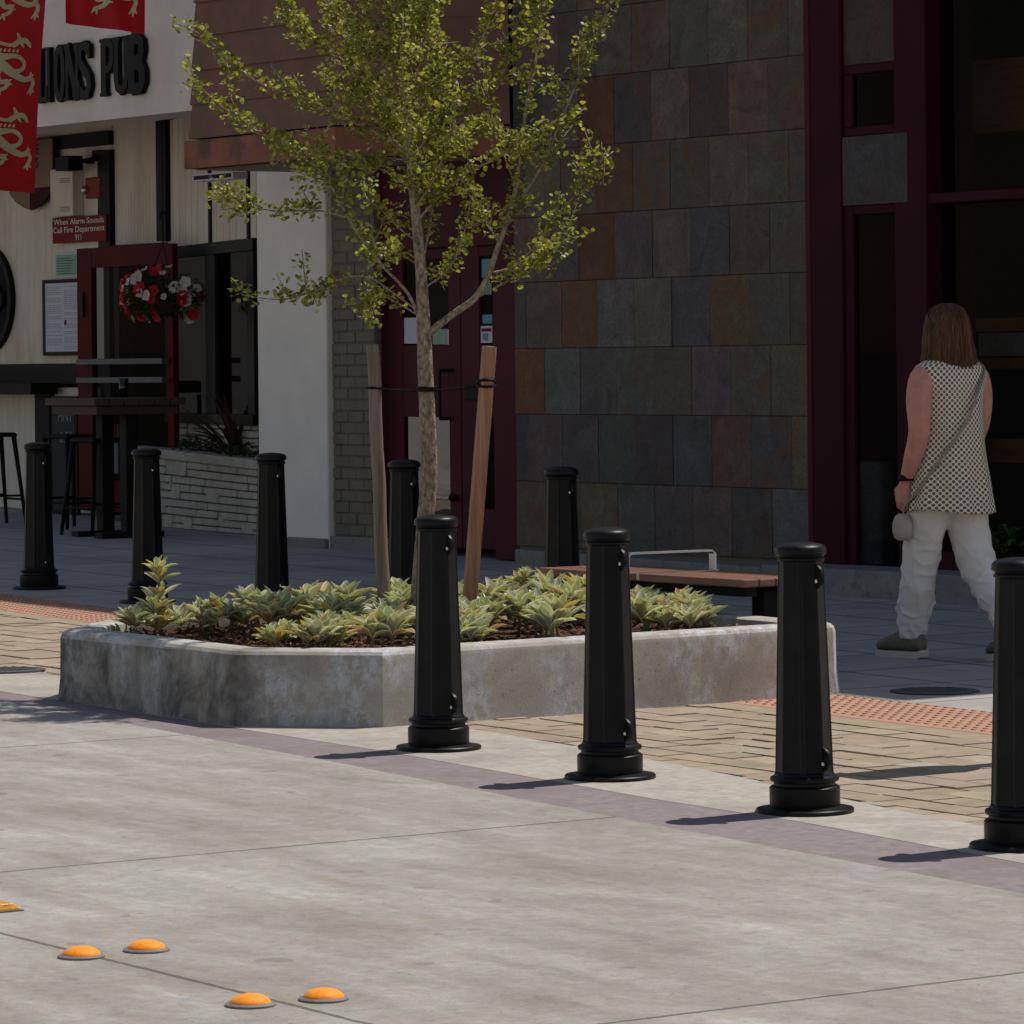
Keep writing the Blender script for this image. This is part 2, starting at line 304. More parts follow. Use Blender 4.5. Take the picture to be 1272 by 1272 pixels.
# ------------------------------------------------------------------ mesh builder
class MB:
    def __init__(s): s.v = []; s.f = []; s.c = []; s.r = []; s.uv = []
    def add(s, vs, fs, col=None):
        o = len(s.v); s.v += [tuple(x) for x in vs]; s.f += [tuple(i + o for i in f) for f in fs]
        s.c += [col]*len(fs); return o
    def box(s, x0, x1, y0, y1, z0, z1, col=None):
        if x0 > x1: x0, x1 = x1, x0
        if y0 > y1: y0, y1 = y1, y0
        vs = [(x, y, z) for x in (x0, x1) for y in (y0, y1) for z in (z0, z1)]
        s.add(vs, [(0, 1, 3, 2), (4, 6, 7, 5), (0, 4, 5, 1), (2, 3, 7, 6), (0, 2, 6, 4), (1, 5, 7, 3)], col)
    def hexa(s, bot, top, col=None):       # 4 bottom, 4 top points, ccw
        s.add(list(bot) + list(top), [(3, 2, 1, 0), (4, 5, 6, 7), (0, 1, 5, 4), (1, 2, 6, 5), (2, 3, 7, 6), (3, 0, 4, 7)], col)
    def loft(s, rings, cap=True, closed=True, col=None):
        n = len(rings[0]); o = len(s.v); fs = []
        for r in range(len(rings) - 1):
            for i in range(n if closed else n - 1):
                j = (i + 1) % n; fs.append((r*n + i, r*n + j, (r + 1)*n + j, (r + 1)*n + i))
        if cap: fs.append(tuple(range(n - 1, -1, -1))); fs.append(tuple((len(rings) - 1)*n + i for i in range(n)))
        s.add([p for r in rings for p in r], fs, col)
    def lathe(s, prof, n=24, cx=0, cy=0, ph=0., col=None):
        s.loft([[(cx + r*math.cos(ph + 2*PI*i/n), cy + r*math.sin(ph + 2*PI*i/n), z) for i in range(n)] for r, z in prof], True, True, col)
    def tube(s, pts, rad, n=8, col=None):
        pts = [Vector(p) for p in pts]; rings = []
        if not hasattr(rad, '__len__'): rad = [rad]*len(pts)
        up = Vector((0, 0, 1)); prev = None
        for i, p in enumerate(pts):
            t = (pts[min(i + 1, len(pts) - 1)] - pts[max(i - 1, 0)]).normalized()
            if prev is None: a = t.cross(up if abs(t.z) < .95 else Vector((1, 0, 0))).normalized()
            else: a = (prev - t*prev.dot(t)).normalized()
            prev = a; b = t.cross(a)
            rings.append([p + (a*math.cos(2*PI*k/n) + b*math.sin(2*PI*k/n))*rad[i] for k in range(n)])
        s.loft(rings, True, True, col)
    def ell(s, c, r, n=16, m=10, col=None):
        rings = []
        for j in range(m + 1):
            t = PI*(j + .02)/(m + .04) - PI/2
            rings.append([(c[0] + r[0]*math.cos(t)*math.cos(2*PI*i/n), c[1] + r[1]*math.cos(t)*math.sin(2*PI*i/n), c[2] + r[2]*math.sin(t)) for i in range(n)])
        s.loft(rings, True, True, col)
    def prism(s, outline, y0, y1, plane='xz', col=None):
        n = len(outline)
        P = (lambda a, b, d: (a, d, b)) if plane == 'xz' else (lambda a, b, d: (a, b, d)) if plane == 'xy' else (lambda a, b, d: (d, a, b))
        vs = [P(a, b, y0) for a, b in outline] + [P(a, b, y1) for a, b in outline]
        s.add(vs, [tuple(range(n - 1, -1, -1)), tuple(range(n, 2*n))] + [(i, (i + 1) % n, n + (i + 1) % n, n + i) for i in range(n)], col)
    def ribbon(s, pts, w, y0, y1, plane='xz', col=None):   # flat stroke with thickness
        L = []; R = []
        if not hasattr(w, '__len__'): w = [w]*len(pts)
        for i, p in enumerate(pts):
            a = pts[max(i - 1, 0)]; b = pts[min(i + 1, len(pts) - 1)]
            dx, dz = b[0] - a[0], b[1] - a[1]; l = math.hypot(dx, dz) or 1
            nx, nz = -dz/l*w[i]/2, dx/l*w[i]/2
            L.append((p[0] + nx, p[1] + nz)); R.append((p[0] - nx, p[1] - nz))
        P = (lambda a, b, d: (a, d, b)) if plane == 'xz' else (lambda a, b, d: (a, b, d)) if plane == 'xy' else (lambda a, b, d: (d, a, b))
        k = len(pts); vs = []
        for d in (y0, y1): vs += [P(a, b, d) for a, b in L] + [P(a, b, d) for a, b in R]
        fs = []
        for i in range(k - 1):
            fs += [(i, i + 1, k + i + 1, k + i), (2*k + i, 3*k + i, 3*k + i + 1, 2*k + i + 1), (i, 2*k + i, 2*k + i + 1, i + 1), (k + i, k + i + 1, 3*k + i + 1, 3*k + i)]
        fs += [(0, k, 3*k, 2*k), (k - 1, 3*k - 1, 4*k - 1, 2*k - 1)]
        s.add(vs, fs, col)
    def mesh(s, name, mat, smooth=False, fix=True):
        me = bpy.data.meshes.new(name); me.from_pydata([tuple(v) for v in s.v], [], s.f)
        if any(c is not None for c in s.c):
            a = me.attributes.new('Col', 'FLOAT_COLOR', 'FACE')
            for i, c in enumerate(s.c): a.data[i].color = c4(c if c is not None else (.2, .2, .2))
        if s.r:
            a = me.attributes.new('Rust', 'FLOAT', 'FACE')
            for i, c in enumerate(s.r): a.data[i].value = c
        if fix:
            bm = bmesh.new(); bm.from_mesh(me); bmesh.ops.recalc_face_normals(bm, faces=bm.faces); bm.to_mesh(me); bm.free()
        if mat: me.materials.append(mat)
        if smooth: me.polygons.foreach_set('use_smooth', [True]*len(me.polygons))
        me.update(); return me
    def build(s, name, mat, parent=None, smooth=False, bevel=0, seg=2, fix=True, auto=None):
        o = bpy.data.objects.new(name, s.mesh(name, mat, smooth or bool(auto), fix)); COL.objects.link(o)
        if parent is not None: o.parent = parent
        if bevel:
            b = o.modifiers.new('bevel', 'BEVEL'); b.width = bevel; b.segments = seg; b.limit_method = 'ANGLE'; b.angle_limit = .6
            b.harden_normals = False
        if auto: o.data.set_sharp_from_angle(angle=auto)
        return o
def tag(o, label=None, cat=None, group=None, kind=None):
    if label: o['label'] = label
    if cat: o['category'] = cat
    if group: o['group'] = group
    if kind: o['kind'] = kind
    return o
def thing(name, label, cat, loc=(0, 0, 0), rz=0., group=None):
    o = bpy.data.objects.new(name, None); COL.objects.link(o); o.empty_display_size = .1
    o.location = loc; o.rotation_euler = (0, 0, rz); return tag(o, label, cat, group)
def at(s, n, h=0., z=None):
    x, y = xy(s, n); return (x, y, gz(s, n) + h if z is None else z)
def wthing(name, label, cat, s=0., n=0., z=None, rz=0., group=None, h=0.):   # frame: x along facade, y into the building
    return thing(name, label, cat, at(s, n, h, z), ANG + rz, group)
def dup(root, loc, rz, label=None, scale=None):
    r = root.copy(); COL.objects.link(r); r.location = loc; r.rotation_euler = (0, 0, rz)
    if label: r['label'] = label
    if scale: r.scale = (scale,)*3 if not hasattr(scale, '__len__') else scale
    for ch in root.children:
        c = ch.copy(); COL.objects.link(c); c.parent = r
        for g in ch.children:
            d = g.copy(); COL.objects.link(d); d.parent = c
    return r
def text(name, body, size, mat, parent, loc, sx=1., depth=.001, align='CENTER', rz=0.):
    cu = bpy.data.curves.new(name, 'FONT'); cu.body = body; cu.size = size; cu.extrude = depth; cu.align_x = align; cu.align_y = 'CENTER'
    t = bpy.data.objects.new('tmp', cu); COL.objects.link(t)
    dg = bpy.context.evaluated_depsgraph_get(); me = bpy.data.meshes.new_from_object(t.evaluated_get(dg))
    bpy.data.objects.remove(t); me.name = name; me.materials.clear(); me.materials.append(mat)
    me.transform(Matrix.Diagonal((sx, 1, 1, 1)))
    o = bpy.data.objects.new(name, me); COL.objects.link(o); o.parent = parent; o.location = loc; o.rotation_euler = (PI/2, 0, rz)
    return o
def remesh(mb, voxel, smooth=6, disp=None):
    o = bpy.data.objects.new('tmp', mb.mesh('tmp', None)); COL.objects.link(o)
    r = o.modifiers.new('r', 'REMESH'); r.mode = 'VOXEL'; r.voxel_size = voxel; r.use_smooth_shade = True
    s = o.modifiers.new('s', 'SMOOTH'); s.factor = .5; s.iterations = smooth
    dg = bpy.context.evaluated_depsgraph_get(); me = bpy.data.meshes.new_from_object(o.evaluated_get(dg))
    bpy.data.objects.remove(o)
    if disp:
        for v, nrm in [(v, v.normal.copy()) for v in me.vertices]: v.co += nrm*disp(v.co)
    me.polygons.foreach_set('use_smooth', [True]*len(me.polygons)); me.update(); return me
def mesh_obj(name, me, mat, parent):
    me.name = name; me.materials.clear(); me.materials.append(mat)
    o = bpy.data.objects.new(name, me); COL.objects.link(o); o.parent = parent; return o
BASE = (P0[0], P0[1], 0.)
def struct(name, mb, mat, **kw):
    o = mb.build(name, mat, **kw); o.location = BASE; o.rotation_euler = (0, 0, ANG); tag(o, kind='structure'); return o
def varc(c, v=.15, h=.06):
    k = 1 + random.uniform(-v, v); return tuple(max(0., x*k*(1 + random.uniform(-h, h))) for x in c)
# ------------------------------------------------------------------ ground
N_LO = [(-30, 5.6), (6.7, 7.19), (9.7, 7.40), (11.1, 7.53), (12.3, 7.64), (14, 7.76), (30, 8.9)]
N_UP = [(-30, 5.2), (6., 6.98), (9.6, 7.06), (10.55, 7.13), (11.49, 7.2), (12.29, 7.21), (13.1, 7.29), (13.6, 7.34), (30, 8.2)]
N_PV = [(-30, 4.8), (5.5, 6.42), (9.2, 6.34), (10.2, 6.43), (11.1, 6.56), (12.4, 6.8), (30, 8.1)]
N_BD = [(-30, 3.2), (1.6, 4.7), (2.9, 4.8), (9.75, 5.07), (10.7, 5.1), (30, 6.)]
N_TN = [(-30, 3.1), (1.6, 4.58), (2.9, 4.66), (9.5, 4.9), (10.5, 4.92), (30, 5.8)]
N_TF = [(-30, 2.4), (.38, 3.93), (1.3, 4.0), (2.4, 4.15), (8.8, 4.3), (9.8, 4.32), (30, 5.2)]
SS = [-30, -20, -10, -5, 0, .4, 1.3, 1.6, 2.4, 2.9, 4, 5.5, 6.7, 8.2, 8.8, 9.2, 9.6, 9.75, 10.2, 10.5, 10.7, 11.1, 11.49, 11.74, 12.29, 12.3, 12.73, 13.1, 13.4, 13.6, 13.8, 14, 16, 20, 30]
def strip(lo, hi, h, ss=SS):
    mb = MB(); vs = []; fs = []
    for s in ss:
        a = lo if isinstance(lo, (int, float)) else table(lo, s); b = hi if isinstance(hi, (int, float)) else table(hi, s)
        vs += [(s, -a, gz(s, a) + h), (s, -b, gz(s, b) + h)]
    for i in range(len(ss) - 1): fs.append((2*i, 2*i + 1, 2*i + 3, 2*i + 2))
    mb.add(vs, fs); return mb
def flip_up(o):
    me = o.data
    if sum(p.normal.z*p.area for p in me.polygons) < 0: me.flip_normals()
g = MB(); ext = 500
g.add([(s, -n, gz(s, n) - .012) for s, n in ((-ext, -ext), (ext, -ext), (ext, ext), (-ext, ext))], [(0, 1, 2, 3)])
gp = []
for nm, mb, mt in (('ground', g, 'road'),
                   ('road', strip(N_LO, 60., 0.), 'road'), ('road_border', strip(N_UP, N_LO, -.001), 'mauve'),
                   ('apron_pavement', strip(N_PV, N_UP, 0.), 'apron'), ('paver_bed', strip(N_BD, N_PV, -.008), 'joint'),
                   ('border_pavement', strip(N_TN, N_BD, -.001), 'paver'), ('tactile_paving', strip(N_TF, N_TN, 0., [s for s in SS if s <= 6.7]), 'tactile'), ('tactile_paving', strip(N_TF, N_TN, 0., [8.76] + [s for s in SS if s >= 8.8]), 'tactile'),
                   ('planter_margin_pavement', strip(N_TF, N_TN, -.002, [6.7, 8.2, 8.76]), 'apron'),
                   ('sidewalk', strip(-2.2, N_TF, 0.), 'walk')):
    if nm == 'border_pavement': mb.c = [(.30, .235, .16)]*len(mb.f)
    o = struct(nm, mb, MAT[mt], fix=False); flip_up(o); gp.append(o)
# truncated domes of the tactile strip
mb = MB(); dome = [(.0125, 0), (.0095, .0045), (.006, .0055)]
s = -4.
k = 0
while s < 14.5:
    if not 6.65 < s < 8.775:
        n = table(N_TF, s) + .03
        while n < table(N_TN, s) - .02:
            z0 = gz(s, n); r_ = [[(s + r*math.cos(PI/4*i), -n + r*math.sin(PI/4*i), z0 + z) for i in range(8)] for r, z in dome]
            mb.loft(r_, False); mb.f.append(tuple(len(mb.v) - 8 + i for i in range(8))); mb.c.append(None)
            n += .06
    s += .06
o = struct('tactile_domes', mb, MAT['tactile'], smooth=False)
o.parent = gp[6]; o.location = (0, 0, 0); o.rotation_euler = (0, 0, 0)
if 'kind' in o: del o['kind']
tag(o, kind='stuff')
# pavers, each its own block
mb = MB(); row = 0; pal = [(.31, .247, .178), (.295, .233, .165), (.33, .268, .196), (.285, .226, .165), (.305, .237, .167)]
n0 = 4.6
def paver(s0, s1, na, nb, h):
    c = varc(random.choice(pal), .07, .03); e = .004
    q = [(s0, na), (s1, na), (s1, nb), (s0, nb)]
    top = [(s0 + e, na + e), (s1 - e, na + e), (s1 - e, nb - e), (s0 + e, nb - e)]
    mb.hexa([(a, -b, gz(a, b) - .03) for a, b in q], [(a, -b, gz(a, b) + h) for a, b in top], c)
wd = .158
for i in range(-14, 26):
    na = 4.62 + i*wd*.5 if False else 3.2 + i*wd
    s = -6 - random.random()*.2
    while s < 16:
        L = random.choice((.158, .24, .24, .32)); mid = s + L/2
        a = max(na, table(N_BD, mid)); b = min(na + wd, table(N_PV, mid))
        if b - a > .03 and not (6.6 < mid < 8.5 and 4.6 < a < 6.6): paver(s + random.uniform(.0, .004), s + L - random.uniform(0, .003), a + random.uniform(-.001, .003), b - random.uniform(-.001, .003), random.uniform(-.005, .0015))
        s += L
o = struct('brick_pavement', mb, MAT['paver'], fix=True)
# manhole covers
def manhole(px, py, label):
    s, n = gr(px, py); t = wthing('manhole_cover', label, 'manhole cover', s, n, group='manhole covers in the pavement')
    t.rotation_euler = (0, 0, ANG); a = MB(); a.lathe([(.165, -.005), (.165, .006), (.155, .008)], 40); a.build('cover_plate', MAT['iron'], t)
    b = MB()
    for q in range(-4, 5):
        L = math.sqrt(max(0, .145**2 - (q*.032)**2)); b.box(-L, L, q*.032 - .006, q*.032 + .006, .0081, .0105)
    b.build('raised_rib', MAT['iron'], t); c = MB()
    c.loft([[(r*math.cos(2*PI*i/40), r*math.sin(2*PI*i/40), z) for i in range(40)] for r, z in ((.19, .003), (.19, .0055), (.168, .0055), (.168, .003))], False); c.build('rim', MAT['iron'], t)
manhole(1161, 859, 'round iron cover set in shaded sidewalk beside the walking person')
manhole(6, 833, 'round iron cover in sunlit paving left of the concrete planter')
# ------------------------------------------------------------------ bollards
def make_bollard(label, loc, group):
    t = thing('bollard', label, 'bollard', loc, ANG, group)
    a = MB(); a.lathe([(.160, -.02), (.160, .008), (.156, .012), (.122, .014), (.114, .018)], 40); a.build('base_plate', MAT['black'], t, auto=.6)
    a = MB(); a.lathe([(.113, .0175), (.115, .024), (.115, .078), (.109, .084), (.101, .086), (.100, .095), (.110, .099), (.113, .106), (.110, .113), (.1, .117), (.096, .125), (.09, .128)], 40); a.build('base_collar', MAT['black'], t, auto=.6)
    a = MB()
    rings = []
    for r, z in ((.096, .12), (.0945, .14), (.0745, .8), (.0745, .815)):
        ring = []
        for k in range(8):
            for q, f in ((-.5, 1.), (-.43, 1.008), (-.36, .982), (.36, .982), (.43, 1.008)):
                an = (k + q + .5)*PI/4; rr = r*math.cos(PI/8)/max(math.cos(q*PI/4), .5)*f; ring.append((rr*math.cos(an), rr*math.sin(an), z))
        rings.append(ring)
    a.loft(rings); a.build('shaft', MAT['black'], t, auto=.35)
    a = MB(); a.lathe([(.073, .812), (.078, .816), (.078, .822), (.074, .826), (.077, .832), (.084, .836), (.0845, .85), (.082, .857), (.074, .864), (.055, .870), (.03, .8735), (.004, .8745)], 40); a.build('cap', MAT['black'], t, auto=.7)
    for z, r in ((.755, .0735), (.165, .0915)):
        for sg in (1, -1):
            a = MB(); K = 20; H = .040 if z > .5 else .034; out = []; inn = []
            for i in range(K):
                th = 2*PI*i/K; c_, s_ = math.cos(th), math.sin(th)
                out.append((r - .012 + (.047 if c_ > 0 else .004)*c_, z + H*s_*(1.15 if s_ > 0 else .95) + (.004 if z > .5 else .01*(s_ > 0)))); inn.append((r + .008 + .0068*c_, z - .006 + .0075*s_))
            w_ = .0065
            a.loft([[(sg*x, y_, zz) for x, zz in q] for q, y_ in ((inn, -w_), (out, -w_*.75), ([(lerp(x, r + .008, -.0), zz) for x, zz in out], 0), (out, w_*.75), (inn, w_), (inn, -w_))], False); lg = a.build('chain_lug', MAT['black'], t, smooth=False, auto=.5)
            if sg > 0: a = MB(); a.ell((r + .008, -.008, z - .006), (.006, .004, .0065), 10, 6); a.build('bolt', MAT['bolt'], lg, smooth=True)
    return t
fb = [(545, 930), (758, 966), (1000, 1008), (1270, 1052)]
LB = ['sunlit black bollard standing in front of the planter and tree trunk', 'sunlit black bollard standing in front of the long planter wall and bench', 'sunlit black bollard at the right corner of the planter, near bench end', 'black bollard at the right picture edge, nearest to the camera']
LK = ['shaded black bollard furthest left, in front of the bar stools', 'shaded black bollard in front of the white stone veneer wall', 'shaded black bollard in front of the white pillar', 'shaded black bollard behind the tree trunk, before the maroon doors', 'shaded black bollard against the slate wall, left of the bench']
proto = None
for (px, py), lb in zip(fb, LB):
    s, n = gr(px, py)
    if proto is None: proto = make_bollard(lb, at(s, n, .002), 'black bollards along the kerb and the sidewalk')
    else: dup(proto, at(s, n, .002), ANG, lb).rotation_euler = (random.uniform(-.006, .006), random.uniform(-.006, .006), ANG + random.uniform(-.12, .12))
for (px, py), lb in zip([(47, 552), (182, 559.5), (336.5, 565.5), (502, 574), (697, 583)], LK):
    s, n = gr(px, py, .862); dup(proto, at(s, n, .002), ANG, lb)
# ------------------------------------------------------------------ planter
S0, S1, NA, NB, CH = 6.46, 8.775, 4.245, 6.99, .43
def octo(inset):
    i = inset; c = CH - i*.586; cr = .06 - i*.2 if i < .1 else .02
    a0, a1, b0, b1 = S0 + i, S1 - i, NA + i, NB - i
    return [(a0 + cr, b0), (a1 - cr, b0), (a1, b0 + cr), (a1, b1 - c), (a1 - c, b1), (a0 + c, b1), (a0, b1 - c), (a0, b0 + cr)]
pc = ((S0 + S1)/2, (NA + NB)/2)
pl = wthing('concrete_planter', 'long raised concrete planter with chamfered corners holding the young tree', 'planter', pc[0], pc[1])
def prings(spec):
    z0 = gz(*pc); out = []
    for ins, h in spec: out.append([(s - pc[0], -(n - pc[1]), gz(s, n) + h - z0) for s, n in octo(ins)])
    return out
def subdiv_ring(r, k=6):
    out = []
    for i in range(len(r)):
        a = r[i]; b = r[(i + 1) % len(r)]
        for q in range(k): out.append(tuple(lerp(a[j], b[j], q/k) for j in range(3)))
    return out
a = MB(); a.loft(prings([(-.012, -.05), (-.01, .0), (0, .1), (.002, .262), (.007, .281), (.018, .294), (.034, .3), (.14, .3), (.152, .293), (.155, .28), (.158, .15)]), False)
a.build('planter_wall', MAT['planter'], pl, auto=.42)
a = MB(); rg = prings([(.15, .25)])[0]; sub = MB()
cx = [sum(p[i] for p in rg)/8 for i in range(3)]
a.add(rg + [cx], [(i, (i + 1) % 8, 8) for i in range(8)]); o = a.build('soil', MAT['soil'], pl)
md = o.modifiers.new('sub', 'SUBSURF'); md.subdivision_type = 'SIMPLE'; md.levels = md.render_levels = 5
SOILH = .262
def in_planter(s, n, m=.2):
    if not (S0 + m < s < S1 - m and NA + m < n < NB - m): return False
    for sx in (s - S0, S1 - s):
        if sx + (NB - n) < CH + m*1.5: return False
    return True
# wood chips
a = MB(); tries = 0
while len(a.f) < 4200 and tries < 20000:
    tries += 1; s = random.uniform(S0, S1); n = random.uniform(NA, NB)
    if not in_planter(s, n, .165): continue
    if n < 6.2 and random.random() < .35: continue
    L = random.uniform(.012, .04); W = random.uniform(.005, .014); th = random.uniform(0, 2*PI); tl = random.uniform(-.5, .5)
    c = Vector((s - pc[0], -(n - pc[1]), gz(s, n) - gz(*pc) + .25 + random.uniform(.004, .024)))
    u = Vector((math.cos(th), math.sin(th), tl)).normalized(); w = u.cross(Vector((random.uniform(-.5, .5), random.uniform(-.5, .5), 1))).normalized()
    col = varc(random.choice([(.1, .042, .02), (.06, .028, .016), (.14, .065, .035), (.19, .12, .07)]), .25)
    a.add([c - u*L/2 - w*W/2, c + u*L/2 - w*W*.3, c + u*L/2 + w*W*.3, c - u*L/2 + w*W/2], [(0, 1, 2, 3)], col)
o = a.build('bark_chips', MAT['chips'], pl); tag(o, kind='stuff')
# ------------------------------------------------------------------ woolly leaved plants
def lance(mb, base, az, el, L, W, curl, col, edge):
    # two-sided folded leaf with paler rim
    d = Vector((math.cos(az), math.sin(az), 0)); up = Vector((0, 0, 1)); side = Vector((-math.sin(az), math.cos(az), 0))
    prof = [(0, .12), (.18, .5), (.42, .95), (.66, .9), (.86, .5), (1, .04)]
    p = Vector(base); e = el; last = 0; rows = []
    for t, w in prof:
        p = p + (d*math.cos(e) + up*math.sin(e))*(t - last)*L; e -= curl*(t - last); last = t
        nn = (up*math.cos(e) - d*math.sin(e)); hw = W/2*w
        rows.append([p + side*hw + nn*hw*.55, p + side*hw*.72 + nn*hw*.32, p - nn*hw*.05, p - side*hw*.72 + nn*hw*.32, p - side*hw + nn*hw*.55])
    o = len(mb.v); mb.v += [tuple(q) for r in rows for q in r]
    for i in range(len(rows) - 1):
        for j in range(4):
            mb.f.append((o + i*5 + j, o + i*5 + j + 1, o + (i + 1)*5 + j + 1, o + (i + 1)*5 + j)); mb.c.append(edge if j in (0, 3) else col)
def rosette(mb, base, nl, L, stemh=0., tone=0):
    b = Vector(base)
    if stemh: mb.tube([b, b + Vector((random.uniform(-.015, .015), random.uniform(-.015, .015), stemh))], [.006, .004], 6, (.17, .18, .1))
    for i in range(nl):
        t = i/nl; az = i*2.4 + random.uniform(-.3, .3); el = lerp(.55, 1.4, t) + random.uniform(-.2, .2)
        l = L*lerp(1., .72, t)*random.uniform(.75, 1.12); r = random.random()
        col = (.40, .415, .25); edge = (.7, .69, .54)
        if r < .14: col = (.5, .42, .14); edge = (.62, .55, .28)
        elif r < .2: col = (.4, .25, .12); edge = (.55, .42, .27)
        elif r < .42: col = (.28, .32, .215); edge = (.58, .6, .47)
        elif r < .62: col = (.38, .41, .2); edge = (.64, .64, .45)
        lance(mb, b + Vector((0, 0, stemh*(.75 + .25*t) + .01)), az, el, l, l*random.uniform(.33, .44), random.uniform(.2, .8), varc(col, .12), varc(edge, .1))
def plant_mesh(kind, seed):
    random.seed(seed); mb = MB()
    if kind == 'tall':
        for z, nl, L in ((.02, 10, .12), (.08, 8, .11), (.14, 7, .105), (.2, 8, .1), (.24, 10, .095)):
            if z > .05: mb.tube([(0, 0, 0), (.01, 0, z)], [.008, .005], 6, (.2, .19, .11))
            rosette(mb, (.01, 0, z - .02), nl, L)
        rosette(mb, (.07, .03, 0), 13, .11, .09); rosette(mb, (-.09, .02, 0), 13, .115, .02); rosette(mb, (.1, -.06, 0), 14, .115, .03); rosette(mb, (-.02, -.09, 0), 13, .11, .02); rosette(mb, (.16, .02, 0), 12, .11, .03)
    else:
        for k in range(random.choice((3, 3, 4))):
            a = random.uniform(0, 2*PI); r = 0 if k == 0 else random.uniform(.05, .09)
            rosette(mb, (r*math.cos(a), r*math.sin(a), 0), random.randint(13, 19), random.uniform(.1, .135), random.uniform(.01, .07))
        for k in range(5):    # dry skirts
            lance(mb, (0, 0, .008), random.uniform(0, 2*PI), random.uniform(-.05, .2), random.uniform(.07, .11), .028, .4, varc((.24, .16, .09), .2), (.32, .24, .15))
    return mb.mesh('woolly_plant', MAT['sage'], True, False)
PM = [plant_mesh('low', 100 + i) for i in range(7)]; TM = plant_mesh('tall', 77)
random.seed(11)
PLG = 'woolly leaved plants in the planter'
spots = []
def can(s, n, d): return all((s - a)**2 + (n - b)**2 > d*d for a, b in spots)
fixed = [(203, 786, 'tall'), (655, 752, 'mid')]
for i in range(4000):
    s = random.uniform(S0 + .2, S1 - .2); n = random.uniform(NA + .2, NB - .2)
    if not in_planter(s, n, .23): continue
    if n > 6.3 and s < 7.95: continue          # bare mulch at the street end
    if math.hypot(s - 7.38, n - 5.45) < .1: continue
    if s > 8.1 and n < 4.75: continue
    if can(s, n, .235): spots.append((s, n))
    if len(spots) >= 64: break
PLs = [('grey green woolly plant with dry leaves at its foot, growing under the tree', ), ]
def plant_obj(me, s, n, sc_, label):
    o = bpy.data.objects.new('woolly_plant', me); COL.objects.link(o); o.location = at(s, n, SOILH - .01)
    o.rotation_euler = (0, 0, random.uniform(0, 2*PI)); o.scale = (sc_,)*3
    return tag(o, label, 'plant', PLG)
for s, n in spots:
    if n > 5.9: lab = 'low grey green woolly plant growing near the street end of the planter'
    elif n < 4.95: lab = 'low grey green woolly plant growing at the bench end of the planter'
    elif s > 7.75: lab = 'low grey green woolly plant along the long sunlit front rim of the planter'
    elif s < 7.1: lab = 'low grey green woolly plant along the sidewalk side rim of the planter'
    else: lab = 'low grey green woolly plant around the tree trunk and stakes'
    plant_obj(random.choice(PM), s, n, random.uniform(.95, 1.38), lab)
s, n = gr(200, 785, SOILH); plant_obj(TM, s, n, 1.16, 'tallest woolly plant with yellowed leaf, alone at the left end of the planter')
s, n = gr(262, 786, SOILH); plant_obj(PM[2], s, n, .8, 'small woolly plant on bare mulch beside the tallest plant')
s, n = gr(300, 782, SOILH); plant_obj(PM[4], s, n, .95, 'leafy woolly plant at the edge of the bare mulch')
s, n = gr(655, 757, SOILH); o = plant_obj(TM, s, n, .72, 'upright woolly plant standing higher than its neighbours right of the right stake')
s, n = gr(850, 779, SOILH); plant_obj(PM[1], s, n, 1.05, 'pale woolly plant furthest right, in front of the bench leg')
# ------------------------------------------------------------------ tree
TS, TN_ = 7.38, 5.45
tx, ty, tz = at(TS, TN_, .2); TY = ty
tree = thing('street_tree', 'young ginkgo tree with slim trunk and bright green fan leaves in the planter', 'tree', (tx, ty, tz))
TB = MB(); LV = MB(); random.seed(5)
O = Vector((tx, ty, tz))
def smooth_path(pts, k=4):
    out = []
    for i in range(len(pts) - 1):
        p0 = pts[max(i - 1, 0)]; p1 = pts[i]; p2 = pts[i + 1]; p3 = pts[min(i + 2, len(pts) - 1)]
        for q in range(k):
            t = q/k; out.append(.5*((2*p1) + (p2 - p0)*t + (2*p0 - 5*p1 + 4*p2 - p3)*t*t + (3*p1 - p0 - 3*p2 + p3)*t**3))
    out.append(pts[-1]); return out
def fan_leaf(p, d, nrm, sz, col):
    d = d.normalized(); s = d.cross(nrm).normalized(); nn = s.cross(d).normalized()
    pet = p + d*random.uniform(.35, 1.05)*sz; pts = [pet]
    for a, r in ((-1.05, .74), (-.62, 1.), (-.12, .98), (.0, .84), (.12, .98), (.62, 1.), (1.05, .74)):
        pts.append(pet + d*math.cos(a)*r*sz*.62 + s*math.sin(a)*r*sz*.62 + nn*sz*.12*abs(math.sin(a)))
    o = len(LV.v); LV.v += [tuple(q - O) for q in pts]
    for i in range(1, 7): LV.f.append((o, o + i, o + i + 1)); LV.c.append(col)
LC = [(.21, .225, .034), (.27, .28, .048), (.125, .145, .02), (.38, .38, .085)]
def cluster(p, axis, nl=None, sz=.0295):
    nl = nl or random.randint(5, 9)
    for i in range(nl):
        d = Vector((random.gauss(0, 1), random.gauss(0, 1), random.gauss(.25, .8))).normalized()
        nrm = (Vector((0, 0, 1))*1.0 + Vector((random.gauss(0, .6), random.gauss(0, .6), random.gauss(0, .4)))).normalized()
        if abs(d.dot(nrm)) > .92: nrm = nrm.orthogonal()
        fan_leaf(p + d*.006, d, nrm, sz*random.uniform(.75, 1.3), varc(random.choice(LC), .18, .06))
